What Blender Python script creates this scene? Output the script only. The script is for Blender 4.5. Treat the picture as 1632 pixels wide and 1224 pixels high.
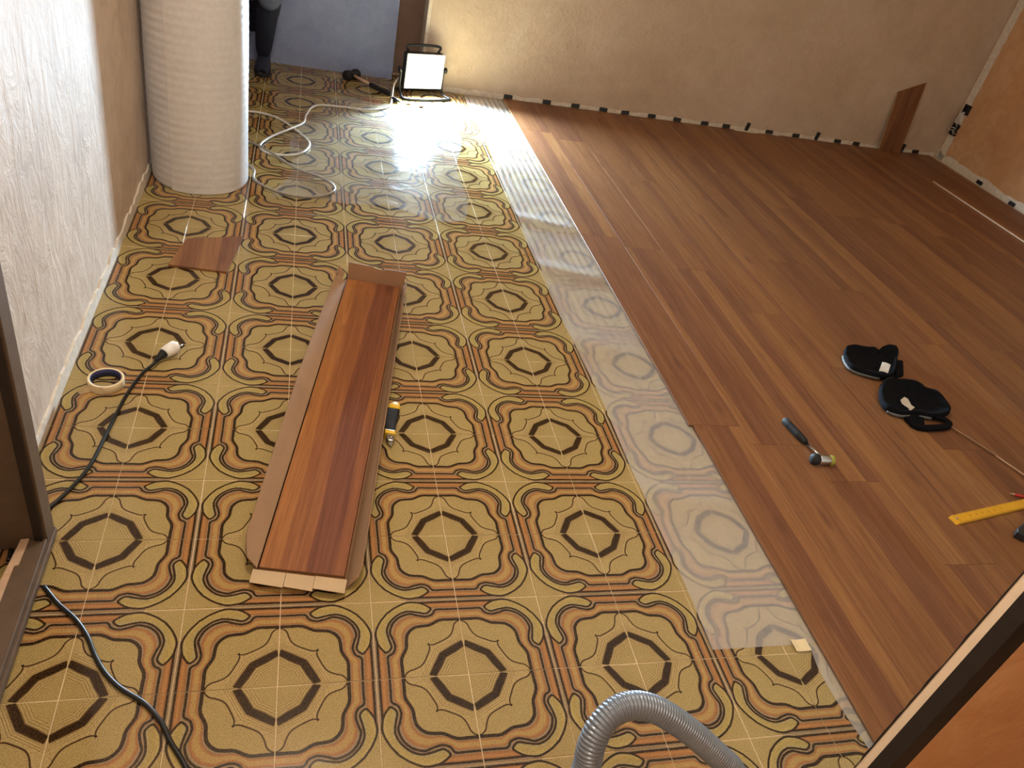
import bpy, bmesh, math, random
from mathutils import Vector, Matrix

random.seed(7)
scene = bpy.context.scene
for o in list(bpy.data.objects):
    bpy.data.objects.remove(o)
COL = scene.collection

# ------------------------------------------------------------------ camera
cam_d = bpy.data.cameras.new('camera')
cam = bpy.data.objects.new('camera', cam_d)
COL.objects.link(cam)
_r = Vector((0.96131524, -0.19475449, 0.1947914))
_d = Vector((0.03810746, -0.60634149, -0.79429077))
_f = Vector((0.2728018, 0.77098683, -0.57546372))
_c = Vector((-0.001186, -0.956204, 1.506315))
cam.matrix_world = Matrix(((_r.x, -_d.x, -_f.x, _c.x), (_r.y, -_d.y, -_f.y, _c.y), (_r.z, -_d.z, -_f.z, _c.z), (0, 0, 0, 1)))
cam_d.sensor_width = 36.0
cam_d.lens = 1253.25 / 1632 * 36.0
cam_d.clip_start = 0.02
cam_d.clip_end = 60
scene.camera = cam

# ------------------------------------------------------------------ world, lamps of the flat and added fill, exposure
w = bpy.data.worlds.new('world')
scene.world = w
w.use_nodes = True
w.node_tree.nodes['Background'].inputs[0].default_value = (1.0, 0.8, 0.6, 1)
w.node_tree.nodes['Background'].inputs[1].default_value = 0.02
vs = scene.view_settings
vs.view_transform = 'Standard'
vs.look = 'None'
vs.exposure = 0.27
vs.gamma = 1.0
vs.use_curve_mapping = False


def light(name, kind, loc, power, color, **kw):
    d = bpy.data.lights.new(name, kind)
    d.energy = power
    d.color = color
    for k, v in kw.items():
        setattr(d, k, v)
    o = bpy.data.objects.new(name, d)
    COL.objects.link(o)
    o.location = loc
    return o


# warm ceiling bulb in the entrance behind the camera, plus an unseen warm fill light added in the room
light('entrance_bulb', 'POINT', (0.10, -1.15, 2.45), 26, (1.0, 0.89, 0.76), shadow_soft_size=0.16)
light('room_fill_light', 'POINT', (0.10, 0.84, 2.55), 46, (1.0, 0.90, 0.79), shadow_soft_size=0.12)
WORK_POWER = 140
WORK_COLOR = (0.58, 0.80, 1.0)


# ------------------------------------------------------------------ helpers
def lin(c):
    c = c / 255.0
    return c / 12.92 if c <= 0.04045 else ((c + 0.055) / 1.055) ** 2.4


def rgb(r, g, b):
    return (lin(r), lin(g), lin(b), 1.0)


def mesh_obj(name, verts, faces, mats, parent=None, smooth=False, fmat=None, auto=None):
    me = bpy.data.meshes.new(name)
    me.from_pydata([tuple(v) for v in verts], [], faces)
    if not isinstance(mats, (list, tuple)):
        mats = [mats]
    for m in mats:
        me.materials.append(m)
    if fmat:
        for p, i in zip(me.polygons, fmat):
            p.material_index = i
    if smooth:
        for p in me.polygons:
            p.use_smooth = True
    me.update()
    o = bpy.data.objects.new(name, me)
    COL.objects.link(o)
    if parent:
        o.parent = parent
    return o


def bm_obj(name, bm, mats, parent=None, smooth=False):
    me = bpy.data.meshes.new(name)
    bm.normal_update()
    bm.to_mesh(me)
    bm.free()
    if not isinstance(mats, (list, tuple)):
        mats = [mats]
    for m in mats:
        me.materials.append(m)
    if smooth:
        for p in me.polygons:
            p.use_smooth = True
    o = bpy.data.objects.new(name, me)
    COL.objects.link(o)
    if parent:
        o.parent = parent
    return o


def tag(o, label=None, cat=None, group=None, kind=None):
    if label:
        o['label'] = label
    if cat:
        o['category'] = cat
    if group:
        o['group'] = group
    if kind:
        o['kind'] = kind
    return o


def empty(name, loc=(0, 0, 0), rz=0.0, rot=None):
    o = bpy.data.objects.new(name, None)
    COL.objects.link(o)
    o.location = loc
    o.rotation_euler = rot if rot else (0, 0, rz)
    return o


def bbox_bm(x0, x1, y0, y1, z0, z1, bev=0.0, seg=1):
    bm = bmesh.new()
    vs_ = [bm.verts.new((x, y, z)) for z in (z0, z1) for y in (y0, y1) for x in (x0, x1)]
    for f in ((0, 2, 3, 1), (4, 5, 7, 6), (0, 1, 5, 4), (2, 6, 7, 3), (0, 4, 6, 2), (1, 3, 7, 5)):
        bm.faces.new([vs_[i] for i in f])
    if bev > 0:
        bmesh.ops.bevel(bm, geom=list(bm.edges), offset=bev, segments=seg, affect='EDGES', profile=0.5)
    return bm


def box(name, x0, x1, y0, y1, z0, z1, mat, parent=None, bev=0.0, seg=1):
    return bm_obj(name, bbox_bm(x0, x1, y0, y1, z0, z1, bev, seg), mat, parent)


def catmull(pts, n=6, closed=False):
    P = [Vector(p) for p in pts]
    out = []
    m = len(P)
    rng = range(m) if closed else range(m - 1)
    for i in rng:
        if closed:
            p0, p1, p2, p3 = P[(i - 1) % m], P[i], P[(i + 1) % m], P[(i + 2) % m]
        else:
            p1, p2 = P[i], P[i + 1]
            p0 = P[i - 1] if i > 0 else p1 * 2 - p2
            p3 = P[i + 2] if i + 2 < m else p2 * 2 - p1
        for k in range(n):
            t = k / n
            out.append(0.5 * ((2 * p1) + (p2 - p0) * t + (2 * p0 - 5 * p1 + 4 * p2 - p3) * t * t + (3 * p1 - p0 - 3 * p2 + p3) * t ** 3))
    if not closed:
        out.append(P[-1].copy())
    return out


def sweep(path, radii, seg=10, cap=True, squash=1.0):
    """tube along path; radii a number or list; returns verts, faces"""
    n = len(path)
    if not isinstance(radii, (list, tuple)):
        radii = [radii] * n
    verts, faces = [], []
    up = Vector((0, 0, 1))
    prev = None
    for i, p in enumerate(path):
        t = (path[min(i + 1, n - 1)] - path[max(i - 1, 0)]).normalized()
        if prev is None:
            a = up.cross(t)
            if a.length < 1e-3:
                a = Vector((1, 0, 0)).cross(t)
            a.normalize()
        else:
            a = prev - t * prev.dot(t)
            a.normalize()
        prev = a
        b = t.cross(a)
        for k in range(seg):
            th = 2 * math.pi * k / seg
            verts.append(p + a * (math.cos(th) * radii[i]) + b * (math.sin(th) * radii[i] * squash))
    for i in range(n - 1):
        for k in range(seg):
            k2 = (k + 1) % seg
            faces.append((i * seg + k, i * seg + k2, (i + 1) * seg + k2, (i + 1) * seg + k))
    if cap:
        faces.append(tuple(range(seg - 1, -1, -1)))
        faces.append(tuple((n - 1) * seg + k for k in range(seg)))
    return verts, faces


def tube(name, path, r, mat, parent=None, seg=10, smooth=True, squash=1.0):
    v, f = sweep([Vector(p) for p in path], r, seg, True, squash)
    return mesh_obj(name, v, f, mat, parent, smooth)


def lathe(name, prof, mat, parent=None, seg=32, smooth=True, loc=(0, 0, 0), closed=False):
    """prof: list of (r, z)"""
    v, f = [], []
    n = len(prof)
    for r, z in prof:
        for k in range(seg):
            th = 2 * math.pi * k / seg
            v.append((r * math.cos(th), r * math.sin(th), z))
    for i in range(n if closed else n - 1):
        j = (i + 1) % n
        for k in range(seg):
            k2 = (k + 1) % seg
            f.append((i * seg + k, i * seg + k2, j * seg + k2, j * seg + k))
    if not closed:
        if prof[0][0] > 1e-6:
            f.append(tuple(range(seg - 1, -1, -1)))
        if prof[-1][0] > 1e-6:
            f.append(tuple((n - 1) * seg + k for k in range(seg)))
    o = mesh_obj(name, v, f, mat, parent, smooth)
    o.location = loc
    return o


def prism(name, outline, z0, z1, mat, parent=None, bev=0.0, smooth=False):
    bm = bmesh.new()
    lo = [bm.verts.new((x, y, z0)) for x, y in outline]
    hi = [bm.verts.new((x, y, z1)) for x, y in outline]
    n = len(outline)
    bm.faces.new(hi)
    bm.faces.new(lo[::-1])
    for i in range(n):
        j = (i + 1) % n
        bm.faces.new((lo[i], lo[j], hi[j], hi[i]))
    bmesh.ops.recalc_face_normals(bm, faces=list(bm.faces))
    if bev:
        es = [e for e in bm.edges if abs(e.verts[0].co.z - e.verts[1].co.z) < 1e-7]
        bmesh.ops.bevel(bm, geom=es, offset=bev, segments=2, affect='EDGES', profile=0.5)
    return bm_obj(name, bm, mat, parent, smooth)


def autosmooth(o, angle=40):
    me = o.data
    for p in me.polygons:
        p.use_smooth = True
    bm = bmesh.new()
    bm.from_mesh(me)
    for e in bm.edges:
        if len(e.link_faces) == 2 and e.calc_face_angle(0) > math.radians(angle):
            e.smooth = False
    bm.to_mesh(me)
    bm.free()
    return o


# ------------------------------------------------------------------ materials
class NT:
    def __init__(self, name):
        self.m = bpy.data.materials.new(name)
        self.m.use_nodes = True
        self.t = self.m.node_tree
        self.b = self.t.nodes['Principled BSDF']
        self.out = self.t.nodes['Material Output']

    def n(self, typ, **kw):
        nd = self.t.nodes.new(typ)
        for k, v in kw.items():
            if k.startswith('_'):
                nd.inputs[k[1:]].default_value = v
            else:
                setattr(nd, k, v)
        return nd

    def l(self, a, b):
        self.t.links.new(a, b)

    def coords(self, scale=(1, 1, 1), kind='Object', loc=None):
        tc = self.n('ShaderNodeTexCoord')
        mp = self.n('ShaderNodeMapping')
        mp.inputs['Scale'].default_value = scale
        if loc:
            mp.inputs['Location'].default_value = loc
        self.l(tc.outputs[kind], mp.inputs['Vector'])
        return mp.outputs['Vector']

    def noise(self, vec, scale, detail=3, rough=0.55, dist=0.0):
        nd = self.n('ShaderNodeTexNoise')
        nd.inputs['Scale'].default_value = scale
        nd.inputs['Detail'].default_value = detail
        nd.inputs['Roughness'].default_value = rough
        nd.inputs['Distortion'].default_value = dist
        if vec is not None:
            self.l(vec, nd.inputs['Vector'])
        return nd.outputs['Fac']

    def ramp(self, fac, stops, interp='LINEAR'):
        r = self.n('ShaderNodeValToRGB')
        e = r.color_ramp.elements
        r.color_ramp.interpolation = interp
        while len(e) > 1:
            e.remove(e[-1])
        e[0].position, e[0].color = stops[0]
        for p, c in stops[1:]:
            el = e.new(p)
            el.color = c
        self.l(fac, r.inputs['Fac'])
        return r.outputs['Color']

    def mix(self, fac, a, b, blend='MIX'):
        m = self.n('ShaderNodeMix', data_type='RGBA', blend_type=blend)
        for s, v in ((m.inputs[0], fac), (m.inputs[6], a), (m.inputs[7], b)):
            if hasattr(v, 'is_linked'):
                self.l(v, s)
            else:
                s.default_value = v
        return m.outputs[2]

    def math(self, op, a, b=None, c=None):
        m = self.n('ShaderNodeMath', operation=op)
        for i, v in enumerate((a, b, c)):
            if v is None:
                continue
            if hasattr(v, 'is_linked'):
                self.l(v, m.inputs[i])
            else:
                m.inputs[i].default_value = v
        return m.outputs[0]

    def bump(self, height, strength=0.3, dist=0.01, normal=None):
        b = self.n('ShaderNodeBump')
        b.inputs['Strength'].default_value = strength
        b.inputs['Distance'].default_value = dist
        self.l(height, b.inputs['Height'])
        if normal is not None:
            self.l(normal, b.inputs['Normal'])
        return b.outputs['Normal']

    def set(self, **kw):
        names = dict(color='Base Color', rough='Roughness', metal='Metallic', spec='Specular IOR Level', normal='Normal', trans='Transmission Weight', coat='Coat Weight', coat_rough='Coat Roughness', sss='Subsurface Weight', alpha='Alpha', sheen='Sheen Weight')
        for k, v in kw.items():
            s = self.b.inputs[names[k]]
            if hasattr(v, 'is_linked'):
                self.l(v, s)
            else:
                s.default_value = v
        return self


def simple(name, color, rough=0.5, metal=0.0, spec=0.5, var=0.12, scale=30.0, bump=0.0):
    """plain material with slight procedural mottling"""
    N = NT(name)
    v = N.coords()
    f = N.noise(v, scale, 4)
    lo = tuple(c * (1 - var) for c in color[:3]) + (1,)
    hi = tuple(min(1, c * (1 + var)) for c in color[:3]) + (1,)
    N.set(color=N.ramp(f, [(0.3, lo), (0.7, hi)]), rough=rough, metal=metal, spec=spec)
    if bump:
        N.set(normal=N.bump(f, bump, 0.002))
    return N.m


# --- ceramic tile glaze: printed colours come from the tile's own colour attribute
def mat_tile():
    N = NT('tile_glaze')
    a = N.n('ShaderNodeAttribute', attribute_name='Col')
    v = N.coords()
    oi = N.n('ShaderNodeObjectInfo')
    sp = N.noise(v, 420, 2, 0.6)
    sp2 = N.noise(v, 60, 3, 0.6)
    c = N.mix(N.math('MULTIPLY', N.ramp(sp, [(0.47, (0, 0, 0, 1)), (0.66, (1, 1, 1, 1))]), 0.62), a.outputs['Color'], rgb(96, 72, 30))
    tone = N.math('ADD', 0.90, N.math('MULTIPLY', sp2, 0.2))
    c = N.mix(1.0, c, tone, 'MULTIPLY')
    geo = N.n('ShaderNodeNewGeometry')
    wav = N.noise(geo.outputs['Position'], 26, 2, 0.5)
    fine = N.noise(v, 300, 2, 0.5)
    h = N.math('ADD', N.math('MULTIPLY', wav, 1.0), N.math('MULTIPLY', fine, 0.035))
    N.set(color=c, rough=0.10, spec=0.42, normal=N.bump(h, 0.06, 0.004))
    return N.m


def mat_grout():
    N = NT('grout')
    f = N.noise(N.coords(), 90, 4)
    N.set(color=N.ramp(f, [(0.3, rgb(196, 172, 136)), (0.7, rgb(220, 198, 162))]), rough=0.55, normal=N.bump(f, 0.3, 0.002))
    return N.m


def mat_plank(name, tones, dusty):
    """laminate board: three printed staves with oak grain and knots, long axis = local y"""
    N = NT(name)
    tc = N.n('ShaderNodeTexCoord')
    oi = N.n('ShaderNodeObjectInfo')
    sep = N.n('ShaderNodeSeparateXYZ')
    N.l(tc.outputs['Object'], sep.inputs[0])
    rnd = oi.outputs['Random']
    x, y = sep.outputs['X'], sep.outputs['Y']
    # wandering stave borders
    comb = N.n('ShaderNodeCombineXYZ')
    N.l(x, comb.inputs[0]); N.l(y, comb.inputs[1]); N.l(N.math('MULTIPLY', rnd, 37.0), comb.inputs[2])
    def mapped(sx, sy, off=0.0):
        mp = N.n('ShaderNodeMapping')
        mp.inputs['Scale'].default_value = (sx, sy, 1)
        mp.inputs['Location'].default_value = (off, off * 0.7, off * 1.3)
        N.l(comb.outputs[0], mp.inputs['Vector'])
        return mp.outputs['Vector']
    stave = N.math('FLOOR', N.math('MULTIPLY', N.math('ADD', N.math('ADD', x, N.math('MULTIPLY', N.noise(mapped(9, 1.4, 5.0), 1.0, 2), 0.03)), N.math('ADD', 0.0965, N.math('MULTIPLY', rnd, 0.06))), 1 / 0.0655))
    st = N.n('ShaderNodeCombineXYZ')
    N.l(stave, st.inputs[0]); N.l(N.math('MULTIPLY', rnd, 91.0), st.inputs[1])
    st.inputs[2].default_value = 0.5
    wn = N.n('ShaderNodeTexWhiteNoise', noise_dimensions='3D')
    N.l(st.outputs[0], wn.inputs['Vector'])
    stave_tone = wn.outputs['Value']
    grain = N.noise(mapped(95, 3.2), 1.0, 5, 0.62, 0.6)
    fine = N.noise(mapped(420, 9, 3.0), 1.0, 3, 0.6)
    cloud = N.noise(mapped(16, 2.2, 7.0), 1.0, 3, 0.55, 0.8)
    base = N.ramp(stave_tone, [(p_, rgb(*t_)) for p_, t_ in zip((0.0, 0.35, 0.7, 1.0), tones)])
    dark = N.mix(1.0, base, (0.52, 0.46, 0.44, 1), 'MULTIPLY')
    gm = N.ramp(grain, [(0.36, (1, 1, 1, 1)), (0.60, (0, 0, 0, 1))])
    c = N.mix(N.math('MULTIPLY', gm, 0.62), base, dark)
    cm = N.ramp(cloud, [(0.30, (1, 1, 1, 1)), (0.55, (0, 0, 0, 1))])
    c = N.mix(N.math('MULTIPLY', cm, 0.45), c, N.mix(1.0, base, (0.66, 0.54, 0.56, 1), 'MULTIPLY'))
    c = N.mix(N.math('MULTIPLY', N.ramp(fine, [(0.60, (0, 0, 0, 1)), (0.75, (1, 1, 1, 1))]), 0.35), c, N.mix(1.0, base, (1.35, 1.3, 1.25, 1), 'MULTIPLY'))
    # knots
    vor = N.n('ShaderNodeTexVoronoi')
    vor.inputs['Scale'].default_value = 1.0
    N.l(mapped(9, 2.6, 11.0), vor.inputs['Vector'])
    kn = N.ramp(vor.outputs['Distance'], [(0.03, (1, 1, 1, 1)), (0.16, (0, 0, 0, 1))])
    c = N.mix(N.math('MULTIPLY', kn, 0.55), c, rgb(74, 38, 30))
    # light dusty scuffs
    geo = N.n('ShaderNodeNewGeometry')
    du = N.noise(geo.outputs['Position'], 3.0, 6, 0.7)
    dust = N.ramp(du, [(0.62, (0, 0, 0, 1)), (0.78, (1, 1, 1, 1))])
    c = N.mix(N.math('MULTIPLY', N.math('ADD', N.math('MULTIPLY', dust, 0.22), 0.03), dusty), c, rgb(150, 128, 110))
    N.set(color=c, rough=N.math('ADD', 0.46, N.math('MULTIPLY', dust, 0.2)), spec=0.22, normal=N.bump(N.math('ADD', fine, N.math('MULTIPLY', grain, 0.6)), 0.12, 0.001))
    return N.m


def mat_wall(name, c0, c1, c2, stroke=None, bump=0.5):
    N = NT(name)
    v = N.coords()
    big = N.noise(v, 2.2, 4, 0.6, 0.4)
    mid = N.noise(v, 11, 5, 0.62, 0.9)
    col = N.ramp(N.math('ADD', N.math('MULTIPLY', big, 0.6), N.math('MULTIPLY', mid, 0.4)), [(0.33, c0), (0.5, c1), (0.68, c2)])
    vs_ = N.coords(stroke) if stroke else v
    st = N.noise(vs_, 1.0 if stroke else 26, 5, 0.65, 1.2)
    h = N.math('ADD', N.math('MULTIPLY', st, 1.0), N.math('MULTIPLY', mid, 0.6))
    N.set(color=col, rough=0.62, spec=0.25, normal=N.bump(h, bump, 0.012))
    return N.m


def mat_foam(name, see):
    """white translucent polyethylene foam; see = share of light passing straight through"""
    N = NT(name)
    v = N.coords()
    f = N.noise(v, 55, 5, 0.65)
    N.set(color=N.ramp(f, [(0.3, rgb(232, 226, 222)), (0.7, rgb(246, 243, 240))]), rough=0.34, spec=0.5, normal=N.bump(f, 0.22 if see > 0 else 0.07, 0.003))
    tl = N.n('ShaderNodeBsdfTranslucent')
    tl.inputs['Color'].default_value = (0.86, 0.86, 0.86, 1)
    m1 = N.n('ShaderNodeMixShader')
    m1.inputs[0].default_value = 0.22 if see > 0 else 0.30
    N.l(N.b.outputs[0], m1.inputs[1]); N.l(tl.outputs[0], m1.inputs[2])
    last = m1
    if see > 0:
        tr = N.n('ShaderNodeBsdfTransparent')
        tr.inputs['Color'].default_value = (1, 1, 1, 1)
        m2 = N.n('ShaderNodeMixShader')
        fac = N.math('ADD', see - 0.10, N.math('MULTIPLY', f, 0.2))
        N.l(fac, m2.inputs[0])
        N.l(m1.outputs[0], m2.inputs[1]); N.l(tr.outputs[0], m2.inputs[2])
        last = m2
    N.l(last.outputs[0], N.out.inputs['Surface'])
    return N.m


def mat_clear():
    N = NT('clear_plastic_hazed')
    v = N.coords()
    f = N.noise(v, 22, 4, 0.6, 0.8)
    g = N.n('ShaderNodeBsdfGlossy')
    g.inputs['Roughness'].default_value = 0.16
    N.l(N.bump(f, 0.22, 0.006), g.inputs['Normal'])
    t = N.n('ShaderNodeBsdfTransparent')
    t.inputs['Color'].default_value = (0.96, 0.97, 0.97, 1)
    lw = N.n('ShaderNodeLayerWeight')
    lw.inputs['Blend'].default_value = 0.25
    m = N.n('ShaderNodeMixShader')
    N.l(N.math('ADD', 0.015, N.math('MULTIPLY', lw.outputs['Fresnel'], 0.13)), m.inputs[0])
    N.l(t.outputs[0], m.inputs[1]); N.l(g.outputs[0], m.inputs[2])
    df = N.n('ShaderNodeBsdfDiffuse')
    df.inputs['Color'].default_value = (0.85, 0.86, 0.87, 1)  # whitish share paints the lens veil and sheen over the tiles
    m3 = N.n('ShaderNodeMixShader')
    N.l(N.math('MULTIPLY', f, 0.22), m3.inputs[0])
    N.l(m.outputs[0], m3.inputs[1]); N.l(df.outputs[0], m3.inputs[2])
    N.l(m3.outputs[0], N.out.inputs['Surface'])
    return N.m


def mat_emit(name, color, strength):
    N = NT(name)
    f = N.noise(N.coords(), 60, 2)
    N.set(color=(0.8, 0.8, 0.8, 1))
    N.b.inputs['Emission Color'].default_value = color
    N.l(N.math('MULTIPLY', N.math('ADD', 0.9, N.math('MULTIPLY', f, 0.2)), strength), N.b.inputs['Emission Strength'])
    return N.m


M = {}
M['tile'] = mat_tile()
M['grout'] = mat_grout()
M['plank'] = mat_plank('laminate_oak_dusty_shaded', ((122, 80, 55), (133, 89, 58), (143, 98, 61), (153, 107, 66)), 1.0)  # dusty floor boards, with their weaker light painted into darker tones
M['plank_clean_lit'] = mat_plank('laminate_oak_clean_lit', ((120, 72, 50), (152, 98, 58), (166, 111, 62), (172, 117, 66)), 0.0)  # brighter copy: stronger light on the boxed boards is put into the tones
M['core'] = simple('fibreboard_core', rgb(176, 140, 98), 0.8)
M['core_side'] = simple('laminate_side', rgb(112, 84, 60), 0.85, spec=0.1)
M['core_dark'] = simple('fibreboard_edge', rgb(110, 74, 48), 0.8)
M['wall_left'] = mat_wall('stucco_left', rgb(184, 164, 145), rgb(206, 186, 166), rgb(220, 202, 183), stroke=(20, 11, 4.6), bump=0.6)
M['wall_back'] = mat_wall('stucco_back', rgb(184, 162, 138), rgb(196, 174, 150), rgb(206, 186, 164), bump=0.5)
M['wall_far'] = mat_wall('plaster_flare_blue', rgb(128, 138, 170), rgb(138, 148, 180), rgb(150, 158, 188), bump=0.25)  # blue of the lamp flare is mixed into this wall colour
M['wall_orange'] = mat_wall('stucco_orange', rgb(190, 140, 96), rgb(202, 154, 110), rgb(214, 174, 132), bump=0.22)
M['ceiling'] = simple('ceiling_paint', rgb(222, 206, 182), 0.9, var=0.04, scale=4)
M['plaster'] = simple('raw_plaster', rgb(214, 202, 184), 0.85, var=0.14, scale=40, bump=0.4)
M['door_brown'] = simple('brown_painted_wood', rgb(96, 78, 62), 0.45, var=0.14, scale=24, bump=0.15)
M['raw_wood'] = simple('chipped_raw_wood', rgb(196, 164, 136), 0.7, var=0.1, scale=60, bump=0.2)
M['frame_black'] = simple('black_frame_paint', rgb(34, 26, 20), 0.55, var=0.25, scale=40)
M['frame_beige'] = simple('beige_filler', rgb(240, 222, 198), 0.75, var=0.04, scale=40)
M['recess_brown'] = simple('recess_brown', rgb(134, 108, 92), 0.7, var=0.1, scale=10)
M['foam'] = mat_foam('foam_roll_white', 0.0)
M['film'] = mat_foam('foam_sheet', 0.62)
M['clear'] = mat_clear()
M['black'] = simple('black_plastic', rgb(26, 26, 28), 0.42, var=0.2)
M['black_soft'] = simple('black_rubber', rgb(20, 20, 22), 0.7, var=0.2, bump=0.2)
M['cable_black'] = simple('black_cable', rgb(22, 24, 24), 0.4)
M['cable_white'] = simple('white_cable', rgb(206, 200, 190), 0.45)
M['cable_grey'] = simple('grey_cable', rgb(146, 134, 120), 0.45)
M['white_plastic'] = simple('white_plastic', rgb(242, 238, 232), 0.35, var=0.04)
M['chrome'] = simple('chrome', rgb(200, 200, 200), 0.22, 1.0, var=0.05)
M['steel'] = simple('steel', rgb(170, 168, 164), 0.35, 1.0)
M['hose'] = simple('hose_grey_plastic', rgb(128, 138, 152), 0.30, 0.35, var=0.06, scale=20)
M['cardboard'] = simple('cardboard', rgb(142, 104, 74), 0.85, var=0.07, scale=12)
M['cardboard_in'] = simple('cardboard_inner', rgb(150, 118, 88), 0.85, var=0.06, scale=14)
M['cardboard_pale'] = simple('cardboard_pale', rgb(196, 172, 138), 0.8, var=0.05, scale=20)
M['yellow'] = simple('yellow_plastic', rgb(228, 184, 20), 0.4, var=0.06)
M['ruler'] = simple('yellow_ruler_wood', rgb(222, 164, 30), 0.45, var=0.05)
M['ink'] = simple('black_ink', rgb(40, 30, 16), 0.6)
M['red'] = simple('red_paint', rgb(190, 40, 34), 0.45)
M['green_clear'] = simple('green_polymer', rgb(150, 150, 52), 0.3)
M['tape'] = simple('masking_tape', rgb(226, 206, 164), 0.6, var=0.05, scale=40)
M['tape_core'] = simple('tape_core_blue', rgb(46, 50, 92), 0.6, var=0.1)
M['fabric_black'] = simple('black_fabric', rgb(13, 14, 18), 0.9, 0.0, 0.1, var=0.3, scale=80, bump=0.3)
M['fabric_label'] = simple('white_fabric_label', rgb(196, 186, 172), 0.8, var=0.1)
M['kneepad_rim'] = simple('kneepad_grey_rim', rgb(92, 92, 90), 0.6, var=0.25, scale=60)
M['trousers'] = simple('dark_navy_cotton', rgb(30, 38, 64), 0.85, var=0.2, scale=40, bump=0.3)
M['shirt'] = simple('grey_cotton', rgb(84, 92, 110), 0.85, var=0.15, scale=40)
M['shoe'] = simple('dark_shoe_leather', rgb(44, 48, 66), 0.6, var=0.3, scale=50)
M['skin'] = simple('skin', rgb(190, 142, 116), 0.55, var=0.06)
M['hair'] = simple('dark_hair', rgb(40, 30, 24), 0.6, var=0.3, scale=90)
M['led'] = mat_emit('led_panel', (0.93, 0.97, 1.0, 1), 60.0)
M['led_glass'] = simple('lamp_reflector', rgb(230, 232, 236), 0.2)

# ------------------------------------------------------------------ room shell
XL = -0.605                      # left wall


def yb(x):                       # back wall line (slightly skewed room)
    return 4.198 + 0.027 * (x - 1.36)


def xr(y):                       # right wall line
    return 4.815 + 0.05 * (y - 3.3)


HC = 2.7


def wall_poly(name, pts, th, mat, z0=0.0, z1=HC):
    """vertical slab: pts two base points (front face), th offset vector of the back face"""
    (ax, ay), (bx, by) = pts
    tx, ty = th
    v = [(ax, ay, z0), (bx, by, z0), (bx, by, z1), (ax, ay, z1), (ax + tx, ay + ty, z0), (bx + tx, by + ty, z0), (bx + tx, by + ty, z1), (ax + tx, ay + ty, z1)]
    f = [(0, 1, 2, 3), (5, 4, 7, 6), (4, 0, 3, 7), (1, 5, 6, 2), (3, 2, 6, 7), (4, 5, 1, 0)]
    bm = bmesh.new()
    V = [bm.verts.new(p) for p in v]
    for q in f:
        bm.faces.new([V[i] for i in q])
    bmesh.ops.recalc_face_normals(bm, faces=list(bm.faces))
    o = bm_obj(name, bm, mat)
    tag(o, kind='structure')
    return o


wl = wall_poly('wall_left', [(XL, -2.2), (XL, 4.45)], (-0.15, 0), M['wall_left'])
tag(wl, 'rough brushed stucco wall behind the white foam roll', None)
wb = wall_poly('wall_back', [(0.735, yb(0.735)), (5.05, yb(5.05))], (0, 0.15), M['wall_back'])
tag(wb, 'beige stucco wall behind the laminate floor and work lamp')
wf = wall_poly('wall_far', [(XL, 4.285), (0.56, 4.285)], (0, 0.15), M['wall_far'])
tag(wf, 'plaster wall tinted blue by painted lamp flare behind the crouching person')
wr = wall_poly('wall_right', [(xr(-0.6), -0.6), (xr(4.35), 4.35)], (0.15, 0), M['wall_orange'])
tag(wr, 'orange stucco wall beside the far right corner')
rc = wall_poly('wall_recess', [(0.50, 4.45), (0.80, 4.45)], (0, 0.1), M['recess_brown'])
tag(rc, 'brownish recess between the blue-tinted and the beige wall')
pe = box('trim_1', 0.722, 0.742, yb(0.735) - 0.004, yb(0.735) + 0.16, 0, HC, M['plaster'])
tag(pe, 'white plaster edge at the left end of the beige wall', kind='structure')
# near wall with the doorway the picture is taken through
wn_ = wall_poly('wall_near', [(1.06, -0.395), (4.8, -0.395)], (0, -0.105), M['wall_back'])
tag(wn_, 'wall beside the doorway on the room side')
wo = wall_poly('wall_entrance', [(0.845, -0.537), (3.2, -0.537)], (0, 0.034), M['wall_orange'])
tag(wo, 'mottled orange stucco wall at the right of the doorway')
fr = empty('trim_2', (0.826, -0.52, 0))
tag(fr, 'black and beige door jamb edge beside the orange wall', kind='structure')
box('jamb_filler', 0, 0.03, 0.0048, 0.018, 0, 2.2, M['frame_beige'], fr)
box('jamb_band', -0.0005, 0.03, -0.0172, 0.0048, 0, 2.2, M['frame_black'], fr)
gv, gf = [], []
random.seed(3)
for i in range(111):
    z = i * 0.02
    d = random.uniform(0.0006, 0.0030)
    gv += [(-0.0006, 0.018 - 0.0008, z), (-0.0006, 0.018 + d, z), (0.02, 0.018 + d, z)]
    if i:
        a = (i - 1) * 3
        b = i * 3
        gf += [(a, a + 1, b + 1, b), (a + 1, a + 2, b + 2, b + 1)]
mesh_obj('paint_edge', gv, gf, M['frame_black'], fr)
we = wall_poly('wall_behind', [(XL, -2.2), (3.2, -2.2)], (0, -0.1), M['wall_orange'])
wg = wall_poly('wall_entrance_side', [(3.2, -2.2), (3.2, -0.5)], (0.1, 0), M['wall_orange'])
ce = box('ceiling', XL - 0.15, 5.1, -2.3, 4.6, HC, HC + 0.1, M['ceiling'])
tag(ce, 'pale ceiling above the room', kind='structure')


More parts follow.
